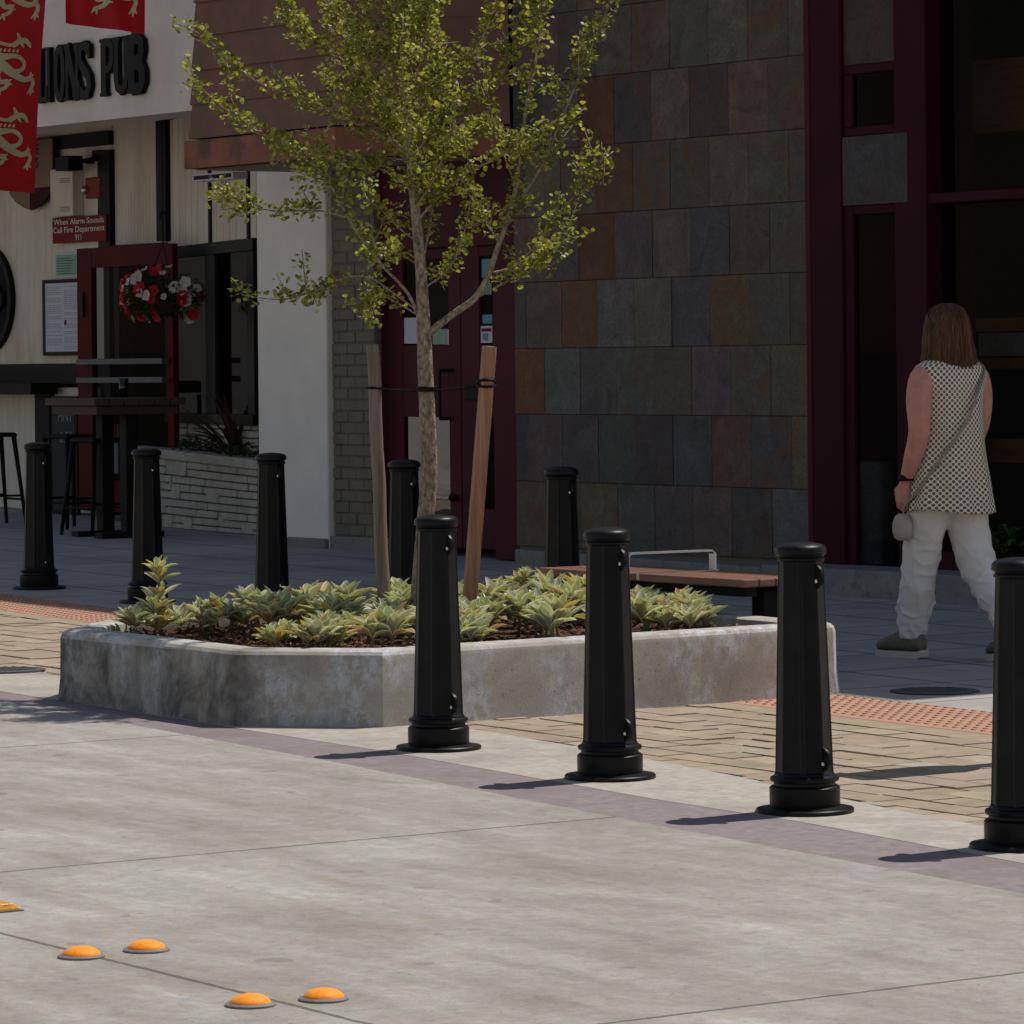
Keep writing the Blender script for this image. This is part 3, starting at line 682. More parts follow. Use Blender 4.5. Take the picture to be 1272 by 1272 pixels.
def branch(pts, r0, r1, leaf0=.15, dens=.0265, twigs=True, tl=(.06, .2)):
    sp = smooth_path(pts); n = len(sp); TB.tube([q - O for q in sp], [lerp(r0, r1, i/(n - 1)) for i in range(n)], 7)
    tot = sum((sp[i + 1] - sp[i]).length for i in range(n - 1)); acc = 0; nxt = tot*leaf0
    for i in range(n - 1):
        seg = sp[i + 1] - sp[i]; L = seg.length
        while nxt < acc + L:
            p = sp[i] + seg*((nxt - acc)/L)
            cluster(p + Vector((random.gauss(0, .006), random.gauss(0, .006), random.gauss(0, .006))), seg)
            if twigs and random.random() < .42:
                dr = (seg.normalized()*.7 + Vector((random.gauss(0, .6), random.gauss(0, .75), random.gauss(.15, .5)))).normalized()
                tlen = random.uniform(*tl); q = p + dr*tlen
                TB.tube([p - O, p + dr*tlen*.5 - O, q + Vector((0, 0, .01)) - O], [.0035, .0028, .0018], 5)
                for w in range(int(tlen/.035)): cluster(p + dr*tlen*((w + 1)/int(tlen/.035 + 1)), dr)
            nxt += random.uniform(.7, 1.4)*dens
        acc += L
def P(lst, dy=0., dy0=0.):   # traced limb, with its own drift in depth
    n = len(lst); return [pix(x, y, TY + lerp(dy0, dy, (i/(n - 1))**1.1)) for i, (x, y) in enumerate(lst)]
trunk = [(519, 775), (521, 740), (528, 650), (533, 590), (531, 520), (528, 450), (526, 400), (523, 340), (517, 270), (511, 210), (505, 140), (500, 80), (494, 10), (488, -80), (484, -180), (480, -290)]
tp = smooth_path(P(trunk), 5); rr = [.041, .040, .038, .0375, .036, .034, .031, .025, .0225, .0205, .018, .0165, .015, .012, .008, .004]
rad = [lerp(rr[int(i/5)], rr[min(int(i/5) + 1, 15)], (i % 5)/5) for i in range(len(tp))]
tp[0] = tp[0] - Vector((0, 0, .02)); TB.tube([q - O for q in tp], rad, 14)
BR = [
 ([(531, 415), (560, 392), (590, 370), (607, 340), (620, 302), (632, 268), (641, 232), (645, 195), (655, 125), (668, 60), (674, -10), (680, -90)], -.25, .019, .0045, .3),
 ([(522, 400), (507, 365), (477, 332), (452, 300), (433, 271), (410, 228), (398, 214), (368, 185), (340, 172), (305, 153), (270, 128), (238, 96)], -.3, .011, .003, .2),
 ([(508, 188), (470, 166), (420, 142), (380, 122), (330, 106), (295, 84), (262, 52), (240, 38), (222, 30)], .25, .009, .003, .12),
 ([(433, 271), (400, 262), (370, 262), (340, 262), (305, 254), (270, 236)], .2, .006, .0025, .2),
 ([(522, 388), (490, 365), (460, 345), (430, 345), (395, 358), (350, 372), (300, 366)], -.2, .006, .0022, .42),
 ([(525, 395), (500, 380), (475, 368), (462, 378), (462, 398)], .3, .006, .003, .3),
 ([(505, 150), (470, 110), (430, 78), (390, 48), (360, 20), (340, -15)], -.3, .009, .003, .12),
 ([(500, 90), (470, 60), (440, 35), (410, 5), (390, -30)], .4, .008, .003, .1),
 ([(521, 343), (530, 300), (536, 265), (538, 220), (536, 170), (533, 117), (527, 70), (530, 10), (535, -60)], .2, .009, .003, .12),
 ([(607, 340), (640, 330), (668, 300), (692, 272), (715, 240), (735, 210), (762, 188)], .3, .009, .003, .25),
 ([(595, 368), (625, 352), (655, 335), (680, 318), (702, 300)], -.3, .007, .003, .2),
 ([(632, 268), (652, 240), (676, 200), (690, 165), (705, 130), (722, 90), (738, 50), (755, 10), (765, -40)], .15, .009, .003, .2),
 ([(517, 275), (550, 240), (580, 215), (620, 195), (655, 172), (690, 150)], -.35, .008, .003, .15),
 ([(510, 200), (535, 165), (560, 140), (590, 120), (620, 95), (640, 60), (655, 20), (668, -40)], .35, .009, .003, .12),
 ([(505, 130), (530, 100), (550, 85), (580, 70), (600, 45), (615, 5), (625, -50)], -.4, .009, .003, .12),
 ([(498, 60), (520, 35), (545, 10), (560, -30)], .3, .008, .003, .1),
 ([(514, 240), (485, 215), (450, 205), (415, 196), (390, 190)], -.45, .007, .003, .15),
 ([(519, 300), (498, 285), (475, 262), (455, 245), (452, 225)], .4, .006, .003, .2),
 ([(524, 360), (545, 345), (560, 330), (572, 305), (580, 275)], -.4, .006, .003, .2),
 ([(620, 302), (600, 270), (585, 245), (575, 225)], .3, .006, .003, .2),
 ([(506, 160), (480, 140), (455, 130), (420, 105), (400, 90)], .5, .007, .003, .1),
 ([(502, 110), (488, 70), (470, 35), (455, 0), (445, -40)], -.5, .008, .003, .1),
 ([(512, 215), (530, 195), (560, 185), (590, 165), (610, 150)], .5, .007, .003, .12),
 ([(641, 232), (625, 190), (612, 150), (605, 110), (600, 70)], .1, .006, .003, .2),
 ([(521, 330), (495, 315), (470, 310), (448, 318)], .45, .006, .003, .2),
]
for pts, dy, r0, r1, l0 in BR: branch(P(pts, dy), r0*(.72 if r0 < .015 else .9), r1*.8, l0)
for i in range(16):     # limbs reaching towards and away from the street, and the top above the frame
    k = random.uniform(.5, .93); q = tp[int(k*(len(tp) - 1))]; az = random.choice((PI/2, -PI/2)) + random.uniform(-.7, .7) if k < .75 else random.uniform(0, 2*PI)
    L = random.uniform(.35, .75)*(1.2 - k*.5); d = Vector((math.cos(az), math.sin(az), random.uniform(.6, 1.)))
    branch([q, q + d*L*.35, q + d*L*.7 + Vector((0, 0, .04)), q + d*L + Vector((0, 0, .12))], .006, .0025, .15)
TB.build('trunk', MAT['bark'], tree, smooth=True, fix=False); LV.build('crown', MAT['leaf'], tree, fix=False)
# stakes and tie
def stake(b, t_, Y, sq, mat, label, w):
    p = pix(b[0], b[1], Y); q = pix(t_[0], t_[1], Y); th = thing('tree_stake', label, 'stake', p, 0, 'wooden stakes beside the tree')
    d = q - p; a = MB()
    if sq:
        u = d.normalized(); x = Vector((math.cos(.25), math.sin(.25), 0)); y = u.cross(x).normalized(); x = y.cross(u)
        a.loft([[o_ + x*sx*w/2*k + y*sy*w/2*k for sx, sy in ((-1, -1), (1, -1), (1, 1), (-1, 1))] for o_, k in ((Vector((0, 0, 0)), .98), (d*.5, 1.), (d, 1.))])
        a.build('post', mat, th, bevel=.004)
    else:
        a.tube([d*i/8 + Vector((.003*math.sin(i*2), 0, 0)) for i in range(9)], [w/2*(1 - .008*i) for i in range(9)], 14); a.build('post', mat, th, smooth=True, auto=.8)
    return p, q
sl = stake((478, 775), (463, 428), TY + .12, False, MAT['stakegrey'], 'weathered grey round stake left of the tree trunk', .061)
sr = stake((581, 778), (608, 430), TY - .12, True, MAT['stakered'], 'reddish brown square sawn stake right of the tree trunk', .055)
def on(seg, z): return seg[0] + (seg[1] - seg[0])*((z - seg[0].z)/(seg[1].z - seg[0].z))
zt = pix(463, 482, TY).z; tie = thing('tree_tie', 'black rubber tie strung between both stakes and the trunk', 'tree tie', (tx, ty, zt))
tc = pix(530, 485, TY); o_ = Vector((tx, ty, zt))
def loop(c, r, ax=.0):
    a = MB(); a.tube([c + Vector((r*math.cos(2*PI*i/16), r*math.sin(2*PI*i/16), ax*math.sin(2*PI*i/16))) - o_ for i in range(17)], .006, 6); a.build('loop', MAT['blackmatte'], tie, smooth=True)
lc = on(sl, zt + .0); rc = on(sr, pix(605, 478, TY).z)
loop(lc, .034); loop(tc, .038); loop(rc, .04, .008); loop(rc + Vector((0, 0, .012)), .041, -.01); loop(tc + Vector((0, 0, .012)), .038)
for a_, b_ in ((lc, tc), (tc, rc)):
    a = MB(); pts = []
    for q in range(2):
        pts = [a_.lerp(b_, i/8) + Vector((0, (.03 if q else -.03)*(1 - abs(i/4 - 1)*.6), -.006*math.sin(PI*i/8))) - o_ for i in range(9)]; a.tube(pts, .0045, 6)
    a.build('strap', MAT['blackmatte'], tie, smooth=True)
# ------------------------------------------------------------------ bench
bs, bn = 7.42, 4.13
bench = wthing('bench', 'backless dark wood slat bench with a steel armrest behind the planter', 'bench', bs, bn)
SH = .45
for x0, x1 in ((-.79, -.012), (.012, .79)):
    a = MB()
    for k in range(5):
        y0 = -.225 + k*.091; a.box(x0, x1, y0, y0 + .083, SH - .035, SH)
    a.build('seat', MAT['benchwood'], bench, bevel=.006)
a = MB(); a.ribbon([(-.285, SH - .02), (-.285, SH + .076), (-.27, SH + .091), (.18, SH + .091), (.197, SH + .076), (.197, SH + .004)], .009, -.022, .022, 'yz'); a.build('armrest', MAT['steel'], bench)
a = MB(); a.box(-.0118, .0118, -.222, .222, SH - .03, SH + .003); a.build('seam_strap', MAT['steel'], bench)
for x in (-.62, .62):
    a = MB(); a.box(x - .045, x + .045, -.02, .2, -.02, SH - .06); a.build('leg', MAT['blackmatte'], bench, bevel=.006)
a = MB(); a.box(-.72, .72, -.16, -.1, SH - .08, SH - .036); a.box(-.72, .72, .1, .16, SH - .08, SH - .036); a.build('rail', MAT['blackmatte'], bench)
# ------------------------------------------------------------------ road markers
def marker(px, py, label, first=None):
    s, n = gr(px, py)
    if first: return dup(first, at(s, n, .001), random.uniform(0, 6), label)
    t = thing('road_marker', label, 'road marker', at(s, n, .001), 0, 'orange dome markers on the road')
    a = MB(); a.lathe([(.0605, -.004), (.0605, .003), (.057, .006), (.049, .007)], 36); a.build('rim', MAT['greyrim'], t, auto=.6)
    a = MB(); a.lathe([(.0505, .004), (.049, .0095), (.0435, .0155), (.035, .021), (.024, .025), (.012, .027), (.0016, .0275)], 36); a.build('dome', MAT['amber'], t, smooth=True, auto=1.2)
    return t
m0 = marker(101, 1189, 'orange dome road marker left of the joint, second from the left edge')
marker(182, 1181, 'orange dome road marker furthest back, above the diagonal joint', m0)
marker(311, 1249, 'orange dome road marker in front, below the diagonal joint line', m0)
marker(402, 1242, 'orange dome road marker furthest right, nearest the bottom edge', m0)
s, n = gr(-4, 1131); t = wthing('road_reflector', 'rectangular amber road reflector cut by the left picture edge', 'road reflector', s, n)
a = MB(); a.hexa([(-.052, -.052, .004), (.052, -.052, .004), (.052, .052, .004), (-.052, .052, .004)], [(-.045, -.028, .023), (.045, -.028, .023), (.045, .028, .023), (-.045, .028, .023)]); a.build('lens', MAT['amberlens'], t, bevel=.003)
a = MB(); a.box(-.056, .056, -.056, .056, -.002, .0045); a.build('base', MAT['greyrim'], t, bevel=.001)
# ------------------------------------------------------------------ buildings
def bthing(name, label, cat): return thing(name, label, cat, BASE, ANG)
def wb(mb, s0, s1, n0, n1, z0, z1, col=None): mb.box(s0, s1, -n0, -n1, z0, z1, col)
TOP = 8.42
cb = bthing('corner_building', 'dark corner building clad in mixed slate tiles with maroon doors and storefront', 'building')
# slate tiles
zrow = [wl(1000, y)[1] for y in (697, 608, 517, 428, 338, 249.8, 159.5, 67.7)]; zrow[0] = .467
rh = (zrow[7] - zrow[1])/6; zrow += [zrow[7] + rh*i for i in range(1, 9)]; zrow[-1] = TOP
wA = (wl(932, 390)[0] - wl(698, 390)[0])/5; oA = wl(742, 390)[0]; oB = wl(764, 300)[0]
mb = MB(); random.seed(21)
SP = [(.085, .075, .055), (.07, .062, .066), (.09, .088, .064), (.072, .07, .068), (.058, .062, .068), (.082, .08, .072), (.066, .072, .062), (.05, .052, .058), (.08, .072, .062), (.074, .079, .084), (.078, .07, .06), (.064, .068, .06)]
special = {(650, 470): ((.13, .052, .018), .9), (720, 390): ((.1, .052, .022), .9), (908, 390): ((.085, .075, .04), .75), (955, 210): ((.075, .068, .055), 1.), (930, 210): ((.07, .074, .055), .5),
           (812, 560): ((.04, .036, .045), .3), (900, 120): ((.05, .038, .04), .3), (812, 390): ((.095, .092, .07), .1), (860, 390): ((.056, .058, .07), 0.), (858, 300): ((.055, .056, .068), 0.), (720, 300): ((.075, .03, .015), .8),
           (745, 120): ((.08, .04, .02), .7), (905, 560): ((.085, .06, .05), .5), (730, 470): ((.066, .067, .07), 0.), (750, 210): ((.07, .045, .03), .6), (835, 300): ((.088, .08, .066), .2)}
lo = 0.
for r in range(len(zrow) - 1):
    off = oA if r % 2 == 1 else oB
    k = -12
    while off + k*wA < 3.16:
        a = max(off + k*wA, 0.); b = min(off + (k + 1)*wA, 3.16); k += 1
        if b - a < .02: continue
        z0, z1 = zrow[r], zrow[r + 1]
        col = varc(random.choice(SP), .24, .1); ru = random.choice((0, 0, .1, .2, .4, .6, .8))
        for (px, py), (c, q) in special.items():
            s_, z_ = wl(px, py)
            if a < s_ < b and z0 < z_ < z1: col, ru = c, q
        p = random.uniform(-.0025, .0025); wb(mb, a + .0015, b - .0015, -.03, p, z0 + .0015, z1 - .0015, col); mb.r += [ru]*6
mb.build('slate_cladding', MAT['slate'], cb, bevel=.0015, seg=1)
mb = MB(); wb(mb, .0, 3.099, -.028, -.4, .2, TOP)
wb(mb, 3.1, 9.2, -.02, -.4, 4.3, TOP - .001); wb(mb, -2.32, 0., -.2, -.5, 3.02, TOP); wb(mb, 8.8, 9.2, -.4, -7, .2, TOP); wb(mb, -2.32, 8.8, -6.7, -7, .2, TOP)
mb.build('wall', MAT['brick'], cb)
mb = MB(); wb(mb, -2.31, 8.8, -.4, -6.7, TOP - .2, TOP - .05); mb.build('roof', MAT['roof'], cb)
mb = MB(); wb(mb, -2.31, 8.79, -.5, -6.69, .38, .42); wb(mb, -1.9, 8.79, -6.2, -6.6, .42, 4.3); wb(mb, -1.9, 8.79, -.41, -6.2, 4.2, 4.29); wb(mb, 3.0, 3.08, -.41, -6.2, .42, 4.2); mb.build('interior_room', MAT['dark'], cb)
# plinth
mb = MB(); z_ = .445
mb.hexa([(0.002, .02, .15), (.002, -.02, .15), (3.12, -.40, .15), (3.12, .02, .15)][::-1], [(0.002, .02, z_), (.002, -.02, z_), (3.12, -.40, z_), (3.12, .02, z_)][::-1])
mb.hexa([(3.121, -.43, .1), (9.2, -.43, .1), (9.2, .02, .1), (3.121, .02, .1)], [(3.121, -.40, .46), (9.2, -.40, .46), (9.2, .02, .46), (3.121, .02, .46)])
mb.hexa([(2.6, -.52, .1), (9.2, -.55, .1), (9.2, -.40, .1), (2.6, -.3, .1)], [(2.6, -.49, .27), (9.2, -.52, .25), (9.2, -.41, .25), (2.6, -.3, .27)])
mb.build('plinth', MAT['plinth'], cb, bevel=.012)
# grey brick return
mb = MB(); zz = .47; i = 0; random.seed(3)
sb0, sb1 = -2.325, wl(458, 400)[0]
while zz < 2.98:
    s = sb0 - (.1 if i % 2 else 0.)
    while s < sb1:
        a, b = max(s, sb0), min(s + .2, sb1)
        if b - a > .02: wb(mb, a + .003, b - .003, -.3, -.045 + random.uniform(-.004, .004), zz + .003, min(zz + .075, 2.985) - .003)
        s += .2
    zz += .078; i += 1
wb(mb, sb0 + .01, sb1 - .01, -.31, -.056, .36, 2.98)
mb.build('brick_pier', MAT['brick'], cb, bevel=.004, seg=1)
mb = MB(); wb(mb, sb0, sb1 + .02, -.25, -.01, .2, .465); mb.build('pier_base', MAT['plinth'], cb, bevel=.01)
# maroon double doors
n = -.15
def W(px, py, nn=n): return wl(px, py, nn)
def rect(mb, x0, y0, x1, y1, nf, nb, ref=None):     # px rectangle on a plane
    r = nf if ref is None else ref
    s0, zt_ = W(x0, y0, r); s1, _ = W(x1, y0, r); _, zb_ = W(x0, y1, r); wb(mb, s0, s1, nf, nb, zb_, zt_)
sL, sS, sR = W(474, 500)[0], W(573, 500)[0], 0.03
zT = 2.42; zB = .42
mb = MB(); wb(mb, sb1 + .002, sL, n + .05, -.4, .36, 3.02); wb(mb, sL, sR, n + .048, -.4, zT, 3.02); wb(mb, W(612, 500)[0] + .09, .03, n + .05, -.4, .36, zT)
mb.build('door_frame', MAT['maroon'], cb, bevel=.006)
def door(s0, s1, panes, mat):
    # leaf with rectangular holes: stiles and rails between panes (panes: (sa, sb, za, zb), same column)
    d = MB(); sa = panes[0][0]; sb_ = panes[0][1]
    wb(d, s0, sa, n, n - .05, zB, zT); wb(d, sb_, s1, n, n - .05, zB, zT); z = zB
    for p in panes: wb(d, sa, sb_, n - .002, n - .048, z, p[2]); z = p[3]
    wb(d, sa, sb_, n - .002, n - .048, z, zT); return d.build('door', mat, cb, bevel=.004)
gl = (W(500, 400)[0], W(557, 400)[0])
d1 = door(sL + .01, sS - .004, [(gl[0], gl[1], W(530, 638)[1], W(530, 518)[1]), (gl[0], gl[1], W(530, 429)[1], W(530, 322)[1])], MAT['maroon'])
gr_ = (W(595, 400)[0], W(612, 400)[0])
d2 = door(sS + .004, W(612, 500)[0] + .085, [(gr_[0], gr_[1], W(600, 632)[1], W(600, 518)[1]), (gr_[0], gr_[1], W(600, 429)[1], W(600, 318)[1])], MAT['maroon'])
def pane(name, s0, s1, z0, z1, nn, mat, par):
    p = MB(); p.add([(s0, -nn, z0), (s1, -nn, z0), (s1, -nn, z1), (s0, -nn, z1)], [(0, 1, 2, 3)]); return p.build(name, mat, par)
pane('glass', gl[0], gl[1], W(530, 638)[1], W(530, 518)[1], n - .02, MAT['mirror'], d1); pane('glass', gl[0], gl[1], W(530, 429)[1], W(530, 322)[1], n - .02, MAT['glass'], d1)
pane('glass', gr_[0], gr_[1], W(600, 632)[1], W(600, 518)[1], n - .02, MAT['glass'], d2); pane('glass', gr_[0], gr_[1], W(600, 429)[1], W(600, 318)[1], n - .02, MAT['glass'], d2)
mb = MB(); sh, z1 = W(557, 460); _, z2 = W(557, 520)
mb.tube([(sh + .06, -n - .002, z1), (sh, -n + -.0 + -(.0) - .07 + 0, z1), (sh, -n - .07, z1 - .01), (sh, -n - .07, z2 + .01), (sh, -n - .07, z2), (sh + .06, -n - .002, z2)], .011, 8); mb.build('handle', MAT['blackmatte'], d1)
mb = MB(); rect(mb, 585, 478, 613, 497, n + .04, n, n); mb.build('lock_box', MAT['blackmatte'], d2, bevel=.005)
mb = MB(); kx, kz = W(567, 618); mb.ell((kx, -n - .03, kz), (.028, .03, .028)); mb.build('knob', MAT['blackmatte'], d1, smooth=True)
mb = MB(); hx, hz = W(478, 480); wb(mb, hx - .012, hx + .012, n + .062, n, hz - .1, hz + .1); mb.build('hinge_plate', MAT['blackmatte'], d1, bevel=.004)
for x0, y0, x1, y1, mt in ((499, 395, 519, 427, 'paper'), (537, 409, 556, 428, 'noticegreen'), (552, 409, 557, 428, 'paper')):
    p = MB(); rect(p, x0, y0, x1, y1, n - .012, n - .015, n - .01); p.build('poster', MAT[mt], d1)
for x0, y0, x1, y1, mt in ((598, 322, 610, 345, 'teal'), (598, 350, 610, 366, 'teal'), (599, 391, 611, 402, 'teal'), (596, 405, 611, 426, 'paper'), (598, 408, 610, 412, 'signred'), (600, 414, 606, 423, 'teal')):
    p = MB(); k = .003 if mt == 'signred' or y0 == 414 else 0; rect(p, x0, y0, x1, y1, n - .012 + k, n - .015, n - .01); p.build('sticker', MAT[mt], d2)
# canopy over the doors
plan = [(-2.47, 1.0), (-.53, 1.0), (.0, .02), (-2.47, .02)]
def pring(o, z): return [(-2.47 + o*0, -(1. - o), z), (-.53 - o*.25, -(1. - o), z), (.0 - o*.3, -.02, z), (-2.47, -.02, z)]
mb = MB()
for k in range(10):
    z0 = 3.2 + k*.232; mb.loft([pring(.025 + k*.012 - .02, z0 - .012), pring(.025 + k*.012 + .012, z0 + .232)])
cn = mb.build('canopy', MAT['shingle'], cb)
mb = MB(); mb.loft([pring(-.03, 2.985), pring(-.03, 3.165), pring(-.02, 3.175)]); mb.build('fascia_board', MAT['canopytrim'], cn)
mb = MB(); mb.add([(x, y, 2.979) for x, y, z in pring(.02, 0)], [(0, 1, 2, 3)]); mb.build('soffit', MAT['soffit'], cn)
mb = MB(); s0, z0 = wl(250, 214, .55); s1, _ = wl(300, 214, .55); wb(mb, s0, s1, .62, .5, 2.93, 2.978); lf = mb.build('light_housing', MAT['paper'], cn, bevel=.004)
mb = MB(); wb(mb, s0 + .02, s1 - .02, .624, .61, 2.94, 2.968); mb.build('louvre', MAT['blackmatte'], lf)
# storefront
n = .02
def frame(mb, x0, x1, y0, y1, nf=.06, nb=-.12): rect(mb, x0, y0, x1, y1, nf, nb, .02)
mb = MB(); sj0 = W(1008, 400, .07)[0]; sj1 = W(1048, 400, .06)[0]; sw0 = W(1061, 400, .05)[0]; sw1 = W(1113, 400, .055)[0]; sm1 = W(1152, 400, .058)[0]
zz = {y: W(1090, y)[1] for y in (82, 94, 159, 171, 256, 268, 690)}
wb(mb, sj0, sj1, .07, -.3, .455, 4.3); wb(mb, sw1, sm1, .058, -.3, .455, 4.3)
wb(mb, sj1, sw0, .05, -.3, .455, zz[256]); wb(mb, sw0, sw1, .05, -.3, zz[268], zz[256]); wb(mb, sj1, sw1, .048, -.3, zz[171], zz[159]); wb(mb, sj1, sw0, .049, -.3, zz[159], zz[94]); wb(mb, sj1, sw1, .05, -.3, zz[94], zz[82])
wb(mb, sj1, sw0, .03, -.3, zz[171], zz[256]) if False else None
zt = W(1200, 240)[1]; zb = W(1200, 253)[1]; wb(mb, sm1, 8.8, .05, -.2, zb, zt)
for s in (6.1, 7.6): wb(mb, s, s + .12, .056, -.2, .456, 4.29)
wb(mb, sm1, 8.8, .051, -.2, .455, .56)
mb.build('storefront_frame', MAT['maroondark'], cb, bevel=.008)
mb = MB(); wb(mb, W(1001, 400, .075)[0], sj0 + .002, .075, -.02, .46, 4.3); mb.build('corner_trim', MAT['maroon'], cb, bevel=.006)
mb = MB(); wb(mb, sj1 + .003, W(1126, 40, .05)[0], .046, -.02, zz[82], 4.29, (.036, .031, .024)); wb(mb, sj1 + .003, W(1127, 210, .06)[0], .062, -.02, zz[256], zz[171], (.04, .041, .046)); mb.r = [.15]*12
mb.build('slate_panel', MAT['slate'], cb, bevel=.002)
mb = MB(); wb(mb, W(1066, 640)[0], W(1122, 640)[0], .02, -.1, .456, W(1090, 572)[1], (.062, .068, .08)); mb.r = [0]*6; mb.build('stone_base_panel', MAT['slate'], cb, bevel=.02)
pane('glass', sw0, sw1, zz[159], zz[94], .03, MAT['glass'], cb); pane('glass', sw0, sw1, .46, zz[268], .028, MAT['glass'], cb)
pane('glass', sm1, 8.8, zt, 4.29, -.05, MAT['glass'], cb); pane('glass', sm1, 8.8, .56, zb, -.05, MAT['glass'], cb)
ns = -.55
mb = MB(); rect(mb, 1199, 77, 1330, 167, ns, ns - .04); wp = mb.build('hanging_wood_panel', MAT['shopwood'], cb)
for yy in (100, 144):
    mb = MB(); kx, kz = W(1206, yy, ns); mb.ell((kx, -ns - .005, kz), (.014, .01, .014)); mb.build('bolt', MAT['blackmatte'], wp)
mb = MB(); rect(mb, 1203, 396, 1340, 412, ns, ns - .3); rect(mb, 1203, 445, 1340, 458, ns, ns - .3); rect(mb, 1222, 545, 1340, 574, ns + .1, ns - .5); mb.build('counter_shelf', MAT['shopwood'], cb)
mb = MB(); rect(mb, 1212, 414, 1340, 443, ns - .02, ns - .28, ns); mb.build('menu_panel', MAT['greyrim'], cb)
# leafy plant behind the storefront glass
def foliage(mb, c, r, num, L, cols, grass=False):
    for i in range(num):
        d = Vector((random.gauss(0, 1), random.gauss(0, 1), random.gauss(0, 1))).normalized()
        p = Vector(c) + Vector((d.x*r[0], d.y*r[1], d.z*r[2]))*random.random()**.4
        az = math.atan2(d.y, d.x) + random.uniform(-.5, .5)
        lance(mb, p, az, random.uniform(-.5, .9), L*random.uniform(.7, 1.3), L*.45, random.uniform(.3, 1.2), varc(random.choice(cols), .25), varc(random.choice(cols), .25))
s, z = wl(1262, 660, .22); t = wthing('leafy_shrub', 'dark leafy green shrub standing in front of the storefront base behind the person', 'shrub', s, .22, .46)
mb = MB(); random.seed(9); foliage(mb, (.0, 0, .16), (.22, .12, .16), 110, .07, [(.03, .07, .015), (.05, .09, .02), (.02, .05, .012)]); mb.build('foliage', MAT['green'], t)
mb = MB(); mb.lathe([(.09, 0.), (.12, .12), (.115, .12)], 16); mb.build('pot', MAT['blackmatte'], t)

# ------------------------------------------------------------------ pub
NR = -1.38
pub = bthing('pub_building', 'cream pub front with white sign wall, recessed entrance and white pillar', 'building')
mb = MB(); wb(mb, -12.5, -2.325, 0., -.4, 3.5, TOP - .002); mb.build('sign_wall', MAT['stucco'], pub)
mb = MB(); mb.hexa([(-12.5, .002, 3.498), (-2.326, .002, 3.498), (-2.326, -NR + .2, 3.66), (-12.5, -NR + .2, 3.66)], [(-12.5, .002, 3.53), (-2.326, .002, 3.53), (-2.326, -NR + .2, 3.69), (-12.5, -NR + .2, 3.69)]); mb.build('soffit', MAT['soffit'], pub)
mb = MB(); wb(mb, -12.5, -12.3, -.4, -7, .1, TOP - .01); wb(mb, -12.3, -2.325, -6.7, -7, .1, TOP - .01); mb.build('wall', MAT['stucco'], pub)
mb = MB(); wb(mb, -12.3, -2.325, -.4, -6.7, TOP - .2, TOP - .06); mb.build('roof', MAT['roof'], pub)
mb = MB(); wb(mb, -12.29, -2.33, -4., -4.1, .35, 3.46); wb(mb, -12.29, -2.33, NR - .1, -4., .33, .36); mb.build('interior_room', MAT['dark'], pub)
sp0, sp1 = wl(320, 450)[0], -2.327
mb = MB(); wb(mb, sp0, sp1, .0, -1.2, .25, 3.46); mb.build('pillar', MAT['pillar'], pub, bevel=.012)
mb = MB(); wb(mb, sp0 - .03, sp1 - .002, .03, -1.0, .2, .445); mb.build('pillar_base', MAT['plinth'], pub, bevel=.01)
def R_(px, py, nn=NR): return wl(px, py, nn)
def siding(mb, s0, s1, z0, z1, n0, pitch=.105):
    s = s0
    while s < s1:
        wb(mb, s + .0012, min(s + pitch, s1) - .0012, n0, n0 - .03, z0, z1); s += pitch
    wb(mb, s0, s1, n0 - .006, n0 - .05, z0, z1)
sdl, sdr = R_(141, 400)[0], R_(212, 400)[0]; zd = R_(175, 303)[1]; zdado = R_(40, 452)[1]
mb = MB(); siding(mb, -12.3, sdl, zdado, 3.65, NR); siding(mb, sdl, sdr, zd, 3.65, NR - .01, .05); siding(mb, -12.3, sdl - .35, .35, zdado - .2, NR - .01); mb.build('siding', MAT['siding'], pub)
mb = MB(); rect(mb, 66, 170, 140, 187, NR + .04, NR - .02, NR); rect(mb, 126, 187.5, 141, 310, NR + .041, NR - .02, NR); rect(mb, 119, 187, 127, 196, NR + .039, NR - .02, NR)
wb(mb, -12.3, sdl, NR + .04, NR - .05, zdado - .17, zdado); wb(mb, -12.3, sdl - .35, NR + .038, NR - .05, .33, .44); rect(mb, 48, 470, 66, 640, NR + .042, NR - .06, NR)
wb(mb, sdl - .1, sdl, NR + .036, NR - .1, .35, zd - .001); wb(mb, sdl + .001, sdr, NR + .035, NR - .1, zd - .09, zd); rect(mb, 205, 146, 217, 300, NR + .09, NR, NR)
mb.build('timber_frame', MAT['blackmatte'], pub, bevel=.004)
mb = MB(); s0, z0 = R_(-60, 478, NR + .25); s1 = R_(45, 478, NR + .25)[0]; wb(mb, s0 - 1, s1, NR + .3, NR + .05, R_(20, 490, NR + .3)[1], R_(20, 476, NR + .3)[1]); mb.build('drink_ledge', MAT['blackmatte'], pub, bevel=.006)
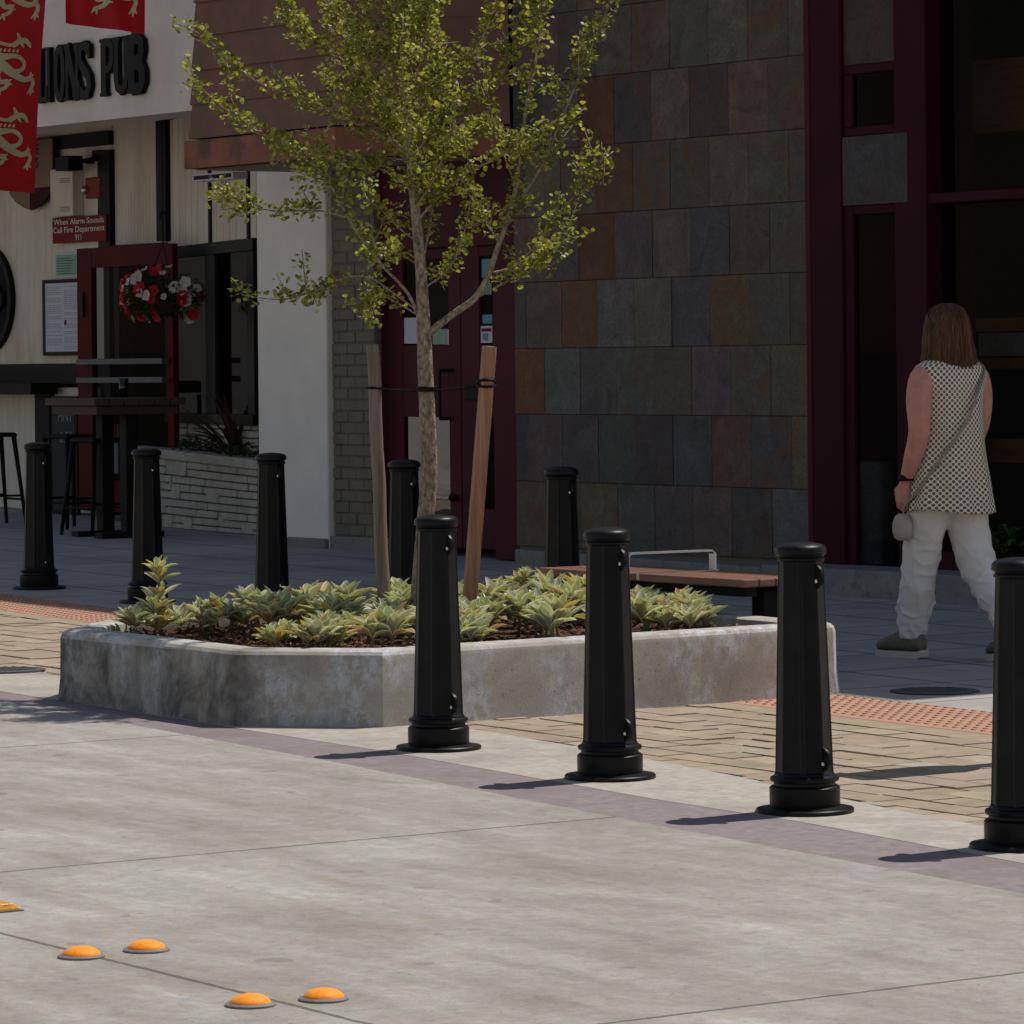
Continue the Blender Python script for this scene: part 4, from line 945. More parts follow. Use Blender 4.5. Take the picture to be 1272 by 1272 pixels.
# splayed window bay
A_ = (sdr, NR + .02); B_ = (wl(319, 420, -.75)[0] + .06, -.72)
def sp(mb, t0, t1, z0, z1, f=.0, b=-.06, col=None):
    dx, dy = B_[0] - A_[0], B_[1] - A_[1]; l = math.hypot(dx, dy); nx, ny = -dy/l, dx/l
    def q(t, o): return (A_[0] + dx*t + nx*o, -(A_[1] + dy*t + ny*o))
    p = [q(t0, f), q(t1, f), q(t1, b), q(t0, b)]; mb.hexa([(x, y, z0) for x, y in p], [(x, y, z1) for x, y in p], col)
zw1, zw0 = 2.59, 1.26
mb = MB(); n_ = 14
for i in range(n_): sp(mb, i/n_ + .002, (i + 1)/n_ - .002, zw1, 3.6, 0, -.03)
sp(mb, 0, 1, zw1, 3.601, -.008, -.06); mb.build('siding', MAT['siding'], pub)
mb = MB(); sp(mb, 0, 1, zw1 - .09, zw1 + .001, .03, -.06); sp(mb, 0., 1, zw0 - .06, zw0 + .02, .04, -.06)
for t0, t1 in ((0, .05), (.47, .58), (.93, 1.)): sp(mb, t0, t1, zw0 + .021, zw1 - .091, .028, -.06)
for t in (.5, .92): sp(mb, t, t + .02, zw1 + .002, 3.2, .02, -.01)
wf = mb.build('window', MAT['blackmatte'], pub, bevel=.004)
for t0, t1 in ((.05, .47), (.58, .93)):
    p = MB(); dx, dy = B_[0] - A_[0], B_[1] - A_[1]
    a = (A_[0] + dx*t0, -(A_[1] + dy*t0)); b = (A_[0] + dx*t1, -(A_[1] + dy*t1))
    p.add([(a[0], a[1], zw0), (b[0], b[1], zw0), (b[0], b[1], zw1), (a[0], a[1], zw1)], [(0, 1, 2, 3)]); p.build('glass', MAT['pubglass'], wf)
def veneer(quad, z0f, z1f, L, H, seed):      # random ledge stone on a unit strip: quad(u, out) -> (x, y)
    random.seed(seed); v = MB(); cw, ch = .035, .058; nu, nv = int(L/cw), int(H/ch) + 1; occ = [[0]*nu for _ in range(nv)]
    for j in range(nv):
        for i in range(nu):
            if occ[j][i]: continue
            h = random.choice((1, 1, 1, 1, 2)); w = random.randint(6, 17) if h == 1 else random.randint(3, 7)
            k = 0
            while k < w and i + k < nu and not occ[j][i + k] and (h == 1 or j + 1 >= nv or not occ[j + 1][i + k]): k += 1
            for jj in range(j, min(j + h, nv)):
                for ii in range(i, i + k): occ[jj][ii] = 1
            u0, u1 = i*cw/L, (i + k)*cw/L; o_ = random.uniform(-.008, .018)
            def pt(u, o, f): x, y = quad(u, o); return (x, y, z0f(u) + (z1f(u) - z0f(u))*min(f, 1.))
            f0, f1 = (j*ch + .004)/H, (min(j + h, nv)*ch - .004)/H; e = .004/L
            if f0 >= 1: continue
            a, b = u0 + e, u1 - e
            v.hexa([pt(a, o_, f0), pt(b, o_ + random.uniform(-.004, .004), f0), pt(b, -.08, f0), pt(a, -.08, f0)], [pt(a, o_ - .004, f1), pt(b, o_ - .004, f1), pt(b, -.08, f1), pt(a, -.08, f1)])
    return v
dx, dy = B_[0] - A_[0], B_[1] - A_[1]; l = math.hypot(dx, dy); nx, ny = -dy/l, dx/l
v = veneer(lambda u, o: (A_[0] + dx*u + nx*o, -(A_[1] + dy*u + ny*o)), lambda u: .35, lambda u: zw0 - .06, l, zw0 - .41, 5); v.build('stone_wall', MAT['stone'], pub, bevel=.006, seg=1)
mb = MB(); sp(mb, 0, 1, .3, zw0 - .061, -.05, -.12); mb.build('wall_core', MAT['plinth'], pub)
# circular window with a lit sign
cs, cz = R_(-11, 372); mb = MB()
mb.loft([[(cs + r*math.cos(2*PI*i/48), y, cz + r*1.0*math.sin(2*PI*i/48)) for i in range(48)] for r, y in ((.455, -NR - .0), (.455, -NR - .05), (.40, -NR - .05), (.39, -NR - .012))], False); cw = mb.build('window', MAT['blackmatte'], pub, auto=.6)
mb = MB(); mb.add([(cs + .40*math.cos(2*PI*i/48), -NR - .013, cz + .40*math.sin(2*PI*i/48)) for i in range(48)], [tuple(range(48))]); mb.build('pane', MAT['ink'], cw)
ne = wthing('neon_sign', 'small lit oval sign with blue dots and orange letters in the round window', 'neon sign', cs, NR + .03, cz)
MAT['orange'] = emit_mat('orange_neon_tube', (.5, .12, .01), .35); MAT['blue'] = emit_mat('blue_neon_tube', (.03, .04, .6), .8)
mb = MB(); mb.loft([[(.31*math.cos(2*PI*i/40), y, .135*math.sin(2*PI*i/40)) for i in range(40)] for y in (-.005, -.02)]); mb.build('backing_board', MAT['ink'], ne)
text('lettering', 'OPEN', .15, MAT['orange'], ne, (-.03, -.0215, 0), 1.1)
mb = MB()
for i in range(44):
    a = 2*PI*i/44
    if abs(math.sin(a)) > .35: mb.ell((.26*math.cos(a), -.022, .105*math.sin(a)), (.007, .004, .007), 6, 4)
mb.build('dot_row', MAT['blue'], ne)
# open red door
nD = -.88; s0, zt_ = wl(95, 309, nD); s1 = wl(214, 309, nD)[0]; zb_ = .5; sti = wl(113, 309, nD)[0]; zrl = wl(113, 333, nD)[1]
mb = MB(); wb(mb, s0, sti, nD, nD - .05, zb_, zt_); wb(mb, s1 - .09, s1, nD, nD - .05, zb_, zt_); wb(mb, sti, s1 - .09, nD - .002, nD - .048, zrl, zt_); wb(mb, sti, s1 - .09, nD - .002, nD - .048, zb_, zb_ + .25)
dr = mb.build('door', MAT['doorred'], pub, bevel=.004)
pane('glass', sti, s1 - .09, zb_ + .25, zrl, nD - .03, MAT['glass'], dr)
for yy in (449, 472):
    mb = MB(); z = wl(150, yy, nD)[1]; wb(mb, s0 + .1, s1 - .06, nD + .07, nD + .035, z - .022, z + .022); wb(mb, s0 + .1, s0 + .14, nD + .036, nD, z - .02, z + .02); wb(mb, s1 - .1, s1 - .06, nD + .036, nD, z - .02, z + .02); mb.build('push_bar', MAT['iron'], dr, bevel=.003)
mb = MB(); z = wl(105, 372, nD)[1]; wb(mb, s0 + .06, s0 + .13, nD + .02, nD, z - .14, z + .06); mb.build('lock_plate', MAT['blackmatte'], dr, bevel=.004)
# raised stone planter in front of the bay
pa, pb = (-6.75, -.86), (sp0 + .0, -.32); zt0, zt1 = 1.03, .94
dx2, dy2 = pb[0] - pa[0], pb[1] - pa[1]; l2 = math.hypot(dx2, dy2); nx2, ny2 = -dy2/l2, dx2/l2
sq = wthing('stone_planter', 'raised white ledgestone planter bed between the entrance and the white pillar', 'planter')
sq.location = BASE
v = veneer(lambda u, o: (pa[0] + dx2*u + nx2*o, -(pa[1] + dy2*u + ny2*o)), lambda u: .33, lambda u: lerp(zt0, zt1, u) - .07, l2, .58, 8); v.build('stone_wall', MAT['stone'], sq, bevel=.006, seg=1)
def pq(u, o): return (pa[0] + dx2*u + nx2*o, -(pa[1] + dy2*u + ny2*o))
mb = MB(); c_ = [pq(0, .03), pq(1, .03), pq(1, -.16), pq(0, -.16)]; zz_ = [zt0, zt1, zt1, zt0]; mb.hexa([(x, y, z - .069) for (x, y), z in zip(c_, zz_)], [(x, y, z) for (x, y), z in zip(c_, zz_)]); mb.build('capstone', MAT['stone'], sq, bevel=.008)
mb = MB(); c_ = [pq(0, -.05), pq(1, -.05), pq(.99, -.42), pq(0.1, -.40)]; mb.hexa([(x, y, .3) for x, y in c_], [(x, y, z - .07) for (x, y), z in zip(c_, zz_)]); mb.build('soil', MAT['soil'], sq)
mb = MB(); c_ = [pq(0, .06), pq(1, .1), pq(1, -.1), pq(0, -.1)]; mb.hexa([(x, y, .2) for x, y in c_], [(x, y, .415) for x, y in c_]); mb.build('footing', MAT['plinth'], sq, bevel=.02)
def bedplant(u, o, name, label, cat, fn):
    x, y = pq(u, o); t = wthing(name, label, cat, x, -y, lerp(zt0, zt1, u) - .07); m = MB(); fn(m); m.build('foliage', MAT['green'], t); return t
def spiky(m):
    random.seed(4)
    for i in range(60): lance(m, (0, 0, 0), random.uniform(0, 2*PI), random.uniform(.5, 1.45), random.uniform(.35, .62), .035, random.uniform(.3, 1.2), varc((.055, .026, .026), .3), varc((.1, .05, .045), .3))
bedplant(.5, -.22, 'spiky_plant', 'dark reddish spiky leaved plant in the stone planter', 'plant', spiky)
def bushy(seed, r):
    def f(m): random.seed(seed); foliage(m, (0, 0, .09), r, 130, .06, [(.045, .075, .02), (.07, .1, .025), (.03, .055, .015), (.1, .1, .04)])
    return f
bedplant(.76, -.2, 'leafy_plant', 'upright green leafy plant at the pillar end of the stone planter', 'plant', bushy(1, (.16, .12, .2)))
bedplant(.3, -.18, 'leafy_plant', 'low olive green plant at the door end of the stone planter', 'plant', bushy(2, (.24, .12, .09)))
bedplant(.6, -.12, 'leafy_plant', 'low green plant below the spiky plant in the stone planter', 'plant', bushy(3, (.26, .1, .07)))
# letters
s_l = lambda px: wl(px, 90, .048)[0]
sgn = wthing('pub_sign', 'large black raised letters on the white pub sign wall', 'sign', s_l(112), 0., 3.6)
zt_, zb_ = wl(178, 42, .05)[1] - 3.6, wl(178, 113, .05)[1] - 3.6; H = zt_ - zb_
def letter(ch, x0, x1):
    o0 = s_l(112); a, b = s_l(x0) - o0, s_l(x1) - o0; w = b - a; m = MB(); t = w*.36; sf = w*.12; d = [.045]
    def R(pts, ww):
        d[0] += .0012; m.ribbon([(a + px*w, zb_ + pz*H) for px, pz in pts], ww*w, -.0 - d[0], .02 if False else -.012)
    th = .38
    if ch in 'LIPB': R([(.2, 0), (.2, 1)], th); R([(-.06, .02), (.46, .02)], .01 + .12); R([(-.06, .98), (.46, .98)], .13)
    if ch == 'L': R([(.2, .06), (1., .06)], .25); R([(.92, .0), (.92, .3)], .2)
    if ch == 'O': R([(.5 + .33*math.sin(q*PI/12), .5 + .46*math.cos(q*PI/12)) for q in range(25)], .32)
    if ch == 'N': R([(.15, 0), (.15, 1)], .2); R([(.12, 1), (.88, 0)], .36); R([(.88, 0), (.88, 1)], .2); R([(.0, .98), (.4, .98)], .12); R([(.68, .98), (1.06, .98)], .12); R([(-.02, .02), (.36, .02)], .12)
    if ch == 'S': R([(.86, .97), (.86, .7)], .16); R([(.84, .83), (.6, .95), (.3, .93), (.14, .8), (.2, .66), (.5, .52), (.8, .38), (.88, .22), (.72, .07), (.42, .05), (.18, .16)], .34); R([(.12, .02), (.12, .32)], .16)
    if ch == 'P': R([(.25, .95), (.6, .94), (.82, .86), (.85, .7), (.8, .55), (.58, .46), (.3, .45)], .3)
    if ch == 'U': R([(.18, 1), (.18, .3), (.26, .12), (.5, .05), (.72, .12), (.84, .3), (.84, 1)], .3); R([(.0, .98), (.42, .98)], .12); R([(.64, .98), (1.04, .98)], .12)
    if ch == 'B': R([(.25, .95), (.6, .94), (.8, .86), (.82, .72), (.74, .58), (.4, .52)], .34); R([(.4, .51), (.74, .46), (.88, .34), (.88, .18), (.74, .06), (.25, .05)], .36)
    m.build('letter', MAT['blackmatte'], sgn, fix=True)
for ch, x0, x1 in (('L', 46, 58), ('I', 57.5, 67), ('O', 66, 80), ('N', 80, 97), ('S', 95, 112), ('P', 124.5, 141), ('U', 140, 159), ('B', 158.5, 179)): letter(ch, x0, x1)
# wall mounted things beside the entrance
def plate(name, label, cat, x0, y0, x1, y1, nn, mat, d=.012, part='panel', bev=.002):
    s0, zt = wl(x0, y0, nn + d); s1, _ = wl(x1, y0, nn + d); _, zb = wl(x0, y1, nn + d); t = wthing(name, label, cat, (s0 + s1)/2, nn, zb)
    m = MB(); hw = (s1 - s0)/2; m.box(-hw, hw, -d, 0, 0, zt - zb); m.build(part, mat, t, bevel=bev); return t, hw, zt - zb
nw = NR + .002
t, hw, h = plate('fire_sign', 'dark red sign with three lines of white lettering', 'sign', 65, 271, 131.5, 303, NR + .045, MAT['signred'])
for i, b_ in enumerate(('When Alarm Sounds', 'Call Fire Department', '911')): text('lettering', b_, h*.32, MAT['white'], t, (0, -.0145, h*(.81 - .31*i)), 1.5 if i < 2 else 1.2)
t, hw, h = plate('fire_alarm', 'red fire alarm horn with silver strobe under the black camera', 'alarm', 105, 221, 124, 247, nw, MAT['alarmred'], .05, 'body', .012)
m = MB(); m.ell((-hw*.9, -.055, h*.42), (.035, .03, .035)); m.build('strobe', MAT['steel'], t, smooth=True); m = MB(); m.box(hw, hw + .02, -.04, -.01, h*.3, h*.55); m.build('side_lug', MAT['alarmred'], t)
m = MB(); [m.box(-hw*.2, hw*.8, -.054, -.049, h*(.2 + .12*i), h*(.26 + .12*i)) for i in range(5)]; m.build('grille', MAT['alarmred'], t)
s, z = wl(94, 203, NR + .15); t = wthing('security_camera', 'black boxy camera light on the cream wall above the red alarm', 'camera', s, NR + .002, z)
m = MB(); m.box(-.15, .08, -.26, -.12, -.06, .06); m.build('housing', MAT['blackmatte'], t, bevel=.01); m = MB(); m.tube([(.02, -.19, .0), (.1, -.1, .02), (.1, 0, .04)], .02, 10); m.lathe([(.05, 0), (.05, .02)], 12); m.build('arm', MAT['blackmatte'], t)
t, hw, h = plate('utility_box', 'narrow white utility box on the wall beside the shield sign', 'box', 62, 211, 90, 270, nw, MAT['siding'], .1, 'cabinet', .006)
m = MB(); [m.box(-hw*.1, hw*.75, -.1025, -.1, h*f, h*f + .008) for f in (.1, .14, .18, .7, .74, .78)]; m.build('vent_slot', MAT['soffit'], t)
t, hw, h = plate('notice', 'green printed notice in a white border above the menu', 'notice', 67.5, 314, 98, 346, nw, MAT['paper'], .006)
m = MB(); m.box(-hw*.86, hw*.95, -.0075, -.005, h*.1, h*.9); m.build('print', MAT['noticegreen'], t); m = MB(); [m.box(-hw*.8, hw*random.uniform(.3, .8), -.0085, -.007, h*(.16 + .1*i), h*(.18 + .1*i)) for i in range(7)]; m.build('text_lines', MAT['ink'], t)
t, hw, h = plate('menu_frame', 'black framed menu on the cream wall, part hidden by the red door', 'menu', 52, 348, 108, 442, nw, MAT['blackmatte'], .05, 'frame', .004)
m = MB(); m.box(-hw*.84, hw*.84, -.0525, -.04, h*.05, h*.95); pp = m.build('paper', MAT['paper'], t)
m = MB(); random.seed(2)
for c0, c1 in ((-.78, -.1), (.0, .74)):
    for i in range(34):
        if random.random() < .88:
            x = c0
            while x < c1 - .08:
                w = random.uniform(.05, .16); m.box(hw*x, hw*min(x + w, c1), -.0535, -.052, h*(.09 + .0245*i), h*(.097 + .0245*i)); x += w + .04
m.build('text_lines', MAT['greyrim'], pp); m = MB(); m.box(.0, hw*.1, -.054, -.052, h*.4, h*.46); m.build('crest', MAT['signred'], pp)
# shield
s, z = wl(38, 261, NR + .08); sh = wthing('shield_sign', 'gold and maroon shield shaped pub sign behind the larger red flag', 'sign', s, NR + .02, z)
hw = wl(67, 200, NR + .08)[0] - s; Hs = wl(38, 173, NR + .08)[1] - z
cur = [(hw*math.cos(a) if False else hw*x, Hs*y) for x, y in ((1, 1), (1, .45), (.97, .34), (.85, .23), (.6, .12), (.3, .045), (0, 0), (-.3, .045), (-.6, .12), (-.85, .23), (-.97, .34), (-1, .45), (-1, 1))]
m = MB(); m.prism(cur, -.03, -.06); m.build('board', MAT['maroondark'], sh)
m = MB(); k = .955; m.prism([(x*k, y) for x, y in ((-hw, Hs*.31), (hw, Hs*.31), (hw, .45*Hs), (hw, Hs*.98), (-hw, Hs*.98), (-hw, .45*Hs))], -.06, -.064); m.prism([(-hw*.93, Hs*.3), (-hw*.8, Hs*.215), (-hw*.56, Hs*.125), (-hw*.28, Hs*.055), (-.004, Hs*.012), (-.004, Hs*.3)], -.06, -.064); m.build('gold_field', MAT['brass'], sh)
for i, b_ in enumerate(('THREE', 'LIONS', 'PUB')): text('lettering', b_, Hs*.2, MAT['ink'], sh, (0, -.0655, Hs*(.84 - .19*i)), .95)
# flags
def lion(m, ox, oz, w, d0):
    dd = [d0]
    def R(pts, ws):
        dd[0] += .0005; sp_ = [Vector((p[0], p[1], 0)) for p in pts]; q = smooth_path(sp_, 4); n_ = len(q)
        wl_ = [table([(i/(len(ws) - 1), x) for i, x in enumerate(ws)], j/(n_ - 1))*w for j in range(n_)]
        m.ribbon([(ox + p.x*w, oz + p.y*w) for p in q], wl_, -dd[0], dd[0], 'xz')
    R([(-.2, .42), (.05, .45), (.34, .4), (.56, .43), (.72, .41), (.83, .31), (.79, .2), (.66, .15), (.5, .16)], [.13, .17, .13, .085, .075, .07, .075, .08, .06])
    R([(-.2, .42), (0, .34), (.3, .27), (.5, .16), (.66, .07), (.85, .01), (.98, .04), (1.04, -.04), (1., -.16)], [.3, .28, .2, .17, .13, .1, .085, .07, .065])
    for a in ((.92, -.24), (.99, -.27), (1.06, -.22)): R([(1.0, -.14), a], [.06, .018])
    for a in ((.99, .16), (1.04, .12)): R([(.96, .05), a], [.06, .014])
    R([(.34, .26), (.26, .08), (.34, -.06), (.5, -.04), (.44, -.16), (.3, -.22)], [.15, .12, .09, .075, .07, .06])
    for a in ((.56, -.0), (.58, -.09), (.24, -.3), (.34, -.31)): R([(.44, -.1) if a[0] > .5 else (.32, -.2), a], [.06, .016])
    R([(-.6, .6), (-.2, .66), (.2, .66), (.5, .62), (.66, .7)], [.055, .06, .055, .06, .07])
    R([(.56, .6), (.7, .72), (.64, .86)], [.06, .09, .02]); R([(.66, .7), (.84, .72), (.95, .6)], [.1, .1, .03]); R([(.72, .7), (.8, .6)], [.08, .02])
    R([(-.2, .4), (-.5, .42), (-.72, .5), (-.84, .62)], [.3, .26, .24, .22]); R([(-.84, .64), (-1., .62)], [.24, .12]); R([(-.5, .4), (-.62, .16), (-.74, .1)], [.15, .1, .09]); R([(-.62, .45), (-.86, .34), (-1.0, .42)], [.13, .1, .08])
    for i in range(7): x = .1 + i*.09; R([(x, .5), (x + .03, .55)], [.05, .012])
def flag(label, sF, nA, nB, zb, zt, lions, slant):
    t = wthing('flag', label, 'flag', sF, nB, zb, PI/2, 'red lion banners hanging from the pub')     # local x runs out from the wall
    # cloth: x from 0 (street edge) to W (wall edge)
    Wd = nB - nA; m = MB(); nu, nv = 30, 60; vs = []
    def cl(x, z): u = x/Wd; v = z/(zt - zb); return (x - slant*(1 - v)*1., .018*math.sin(u*7 + v*3.)*(1 - v*.6) + .008*math.sin(u*17 + v*9), z + .05*(1 - v)*(.5 - u)*(1 if slant else 1))
    for j in range(nv + 1):
        for i in range(nu + 1): vs.append(cl(Wd*i/nu, (zt - zb)*j/nv))
    m.add(vs, [(j*(nu + 1) + i, j*(nu + 1) + i + 1, (j + 1)*(nu + 1) + i + 1, (j + 1)*(nu + 1) + i) for j in range(nv) for i in range(nu)])
    c = m.build('cloth', MAT['flagred'], t, smooth=True, fix=False)
    for ox, oz, w in lions:
        q = MB(); lion(q, ox, oz, w, .004); q.v = [(lambda p: (p[0], p[1] + y, p[2]))(cl(x, z)) for x, y, z in q.v]
        q.build('lion_emblem', MAT['gold'], t)
    p = MB(); p.tube([(-.1, 0, zt - zb + .012), (nB, 0, zt - zb + .012)], .014, 10); p.build('pole', MAT['blackmatte'], t, smooth=True)
def flag_px(label, xr, yb, nA, Wd, ht, lions, slant):
    sF, zb = wl(xr, yb, nA); flag(label, sF, nA, nA + Wd, zb, zb + ht, lions, slant)
flag_px('long red banner with gold lions at the left picture edge, covering the first letters', 64, 236, .5, 1.0, 1.95, [(.53, .27, .4), (.53, .82, .4), (.53, 1.37, .4)], .14)
flag_px('shorter red banner with a gold lion at the top edge above the last letters', 190, 38, 1.82, .58, 1.4, [(.09, .21, .4), (.1, .76, .4)], .06)
# hanging basket
s, z = wl(203, 366, -.55); hb = wthing('hanging_basket', 'hanging basket of red and white flowers in front of the red door', 'hanging basket', s, -.55, z)
random.seed(31); m = MB(); foliage(m, (0, 0, -.02), (.36, .3, .19), 800, .05, [(.03, .06, .015), (.05, .085, .02), (.022, .045, .012)]); m.build('foliage', MAT['green'], hb)
def flowers(col, num, name, rad):
    for i in range(num):
        q = MB()
        d = Vector((random.gauss(0, 1), -abs(random.gauss(0, 1)) if random.random() < .75 else random.gauss(0, 1), random.gauss(.1, 1))).normalized(); p = Vector((d.x*.38, d.y*.33, d.z*.21 - .01 + (-.04 if abs(d.x) > .6 else .02)))
        if col[1] > .3 and d.z < -.1 and random.random() < .6: p.z += .16
        dd = (d + Vector((0, -.5, .2))).normalized(); u = dd.orthogonal().normalized(); w = dd.cross(u); r = rad*random.uniform(.7, 1.2); c = varc(col, .15)
        q.v.append(tuple(p - dd*r*.35)); k = 20
        for a in range(k):
            rr_ = r*(.82 + .2*abs(math.cos(a*PI/4))); q.v.append(tuple(p + u*math.cos(2*PI*a/k)*rr_ + w*math.sin(2*PI*a/k)*rr_ + dd*.006*math.sin(a)))
        for a in range(k): q.f.append((0, 1 + a, 1 + (a + 1) % k)); q.c.append(c)
        q.build(name, MAT['petal'], hb, fix=False)
flowers((.55, .52, .5), 30, 'white_flower', .038); flowers((.42, .012, .015), 34, 'red_flower', .047)
m = MB(); m.lathe([(.02, -.16), (.1, -.14), (.16, -.04), (.17, .02), (.16, .02)], 18); m.build('basket', MAT['soil'], hb)
zt_ = 3.56 - z; m = MB(); [m.tube([(.15*math.cos(a), .15*math.sin(a), .02), (0, 0, .38)], .004, 5) for a in (0, 2.1, 4.2)]; m.tube([(0, 0, .37), (0, 0, zt_)], .006, 6)
m.tube([(-.0 + .035*math.cos(a), 0, .6 + .04*math.sin(a)) for a in [i*PI/6 for i in range(10)]], .008, 6); m.build('chain', MAT['blackmatte'], hb)
# bar table and stools
s, n = gr(143, 494, 1.02); bt = wthing('bar_table', 'high dark wood bar table on two posts in front of the pub entrance', 'table', s, n)
m = MB(); [m.box(-.38, .38, -.38 + i*.1275, -.38 + i*.1275 + .122, .965, 1.02) for i in range(6)]; m.build('tabletop', MAT['tablewood'], bt, bevel=.006)
m = MB(); m.box(-.34, .34, -.34, .34, .9, .964); m.build('apron', MAT['tablewood'], bt, bevel=.004)
for x in (-.16, .2):
    m = MB(); m.box(x - .05, x + .05, -.05, .05, .03, .9); m.box(x - .06, x + .06, -.26, .26, -.01, .04); m.build('post', MAT['blackmatte'], bt, bevel=.006)
ts, tn = s, n
t = wthing('glass_tumbler', 'clear tall glass standing on the bar table', 'glass', s - .05, n - .1, h=1.0205)
m = MB(); m.loft([[(r*math.cos(2*PI*i/20), r*math.sin(2*PI*i/20), z) for i in range(20)] for r, z in ((.03, 0), (.035, .14), (.033, .14), (.028, .006))]); m.build('tumbler', MAT['pubglass'], t, smooth=True)
m = MB(); m.box(-.02, .02, -.006, .006, .0, .13); m.build('menu_card', MAT['greyrim'], t)
def stool(label, s, n, rz):
    t = wthing('bar_stool', label, 'bar stool', s, n, None, rz, 'black bar stools at the bar table'); hh = .72
    m = MB(); m.hexa([(-.165, -.165, hh - .035), (.165, -.165, hh - .035), (.165, .165, hh - .035), (-.165, .165, hh - .035)], [(-.155, -.155, hh), (.155, -.155, hh), (.155, .155, hh), (-.155, .155, hh)]); m.build('seat', MAT['blackmatte'], t, bevel=.02, seg=3)
    for a, b in ((-1, -1), (1, -1), (1, 1), (-1, 1)):
        m = MB(); m.tube([(a*.135, b*.135, hh - .03), (a*.205, b*.205, 0)], [.021, .014], 8); m.build('leg', MAT['blackmatte'], t, smooth=True)
    for z in (.2, .23):
        m = MB(); k = lerp(.205, .135, z/hh)
        if z == .2: [m.tube([(-k, y, z), (k, y, z)], .01, 6) for y in (-k, k)]
        else: [m.tube([(x, -k, z), (x, k, z)], .01, 6) for x in (-k, k)]
        m.build('footrest', MAT['blackmatte'], t)
    return t
s, n = gr(124, 664); st = stool('black metal bar stool in front, nearest the table post', s, n, .1)
s, n = gr(88, 656); dup(st, at(s, n), ANG + .2, 'black metal bar stool behind, nearest the chalkboard')
s, n = gr(-10, 652); dup(st, at(s, n), ANG - .1, 'black metal bar stool cut by the left picture edge')
# chalkboard and small sign
s, z = wl(81, 545, -1.1); t = wthing('chalkboard', 'blackboard with chalk writing leaning under the bar table', 'chalkboard', s, -1.12)
hz = wl(81, 492, -1.12)[1] - gz(s, -1.12); m = MB(); m.box(-.22, .22, -.03, 0, 0, hz); m.build('frame', MAT['blackmatte'], t, bevel=.004)
m = MB(); m.box(-.19, .19, -.033, -.02, .04, hz - .03); m.build('board', MAT['slateboard'], t)
text('lettering', 'PINT', .12, MAT['chalk'], t, (.03, -.0345, hz - .17), 1.); text('lettering', '6.50', .13, MAT['chalk'], t, (.04, -.0345, hz - .34), 1.)
s, z = wl(136, 560, -.95); t = wthing('small_sign', 'small red and white sign standing at the door end of the planter', 'sign', s, -.95, .8)
zs = wl(136, 527, -.95)[1] - .8; hw = .15
m = MB(); m.box(-hw, hw, -.01, 0, 0, zs); m.build('panel', MAT['paper'], t); m = MB(); m.box(-hw, hw, -.0125, -.009, zs*.62, zs); m.build('red_band', MAT['signred'], t)
m = MB(); [m.box(-hw*.8, hw*.7, -.0135, -.0095, zs*f, zs*f + .012) for f in (.74, .86, .5, .4)]; m.build('text_lines', MAT['greyrim'], t)
# ------------------------------------------------------------------ person
ps, pn = gr(1183, 819); PR = math.radians(34)
pe = thing('person', 'person with auburn bob walking left in a lattice sleeveless blouse and cream trousers', 'person', at(ps, pn), PR)
def limb(m, pts, rad, n=14):
    sp_ = smooth_path([Vector(p) for p in pts], 4); k = len(sp_)
    m.tube(sp_, [table([(i/(len(rad) - 1), r) for i, r in enumerate(rad)], j/(k - 1)) for j in range(k)], n)
b = MB()
hd = Vector((.0, .03, 1.515))
b.ell(hd, (.074, .094, .113), 20, 14); b.ell(hd + Vector((0, .05, -.055)), (.055, .05, .055), 14, 10)
b.ell(hd + Vector((0, .098, -.012)), (.012, .02, .024), 10, 8); b.ell(hd + Vector((0, .088, -.062)), (.024, .012, .008), 10, 6); b.ell(hd + Vector((0, .088, -.074)), (.02, .011, .008), 10, 6)
for sx in (-1, 1): b.ell(hd + Vector((sx*.076, -.005, -.01)), (.012, .02, .032), 8, 8)
limb(b, [(0, -.005, 1.3), (0, .0, 1.38), (0, .015, 1.45)], [.07, .054, .052])
def ring_body(spec, n=24): return [[(cx_ + rx*math.cos(2*PI*i/n), cy_ + ry*math.sin(2*PI*i/n), z) for i in range(n)] for z, cx_, cy_, rx, ry in spec]
b.loft(ring_body([(1.385, 0, 0, .06, .05), (1.36, 0, -.005, .14, .07), (1.31, 0, 0, .16, .09), (1.2, 0, .01, .155, .105), (1.05, 0, .015, .15, .11), (.92, 0, 0, .165, .12), (.82, 0, -.01, .17, .125), (.76, 0, -.01, .15, .11)]))
limb(b, [(-.10, -.01, 1.352), (-.165, -.005, 1.3), (-.2, -.02, 1.2), (-.222, -.045, 1.06), (-.222, .0, .94), (-.218, .06, .83)], [.04, .064, .061, .05, .044, .029])
limb(b, [(.10, -.01, 1.352), (.16, -.005, 1.3), (.185, .0, 1.2), (.195, .03, 1.07), (.18, .1, .96), (.16, .19, .89)], [.04, .06, .057, .048, .043, .029])
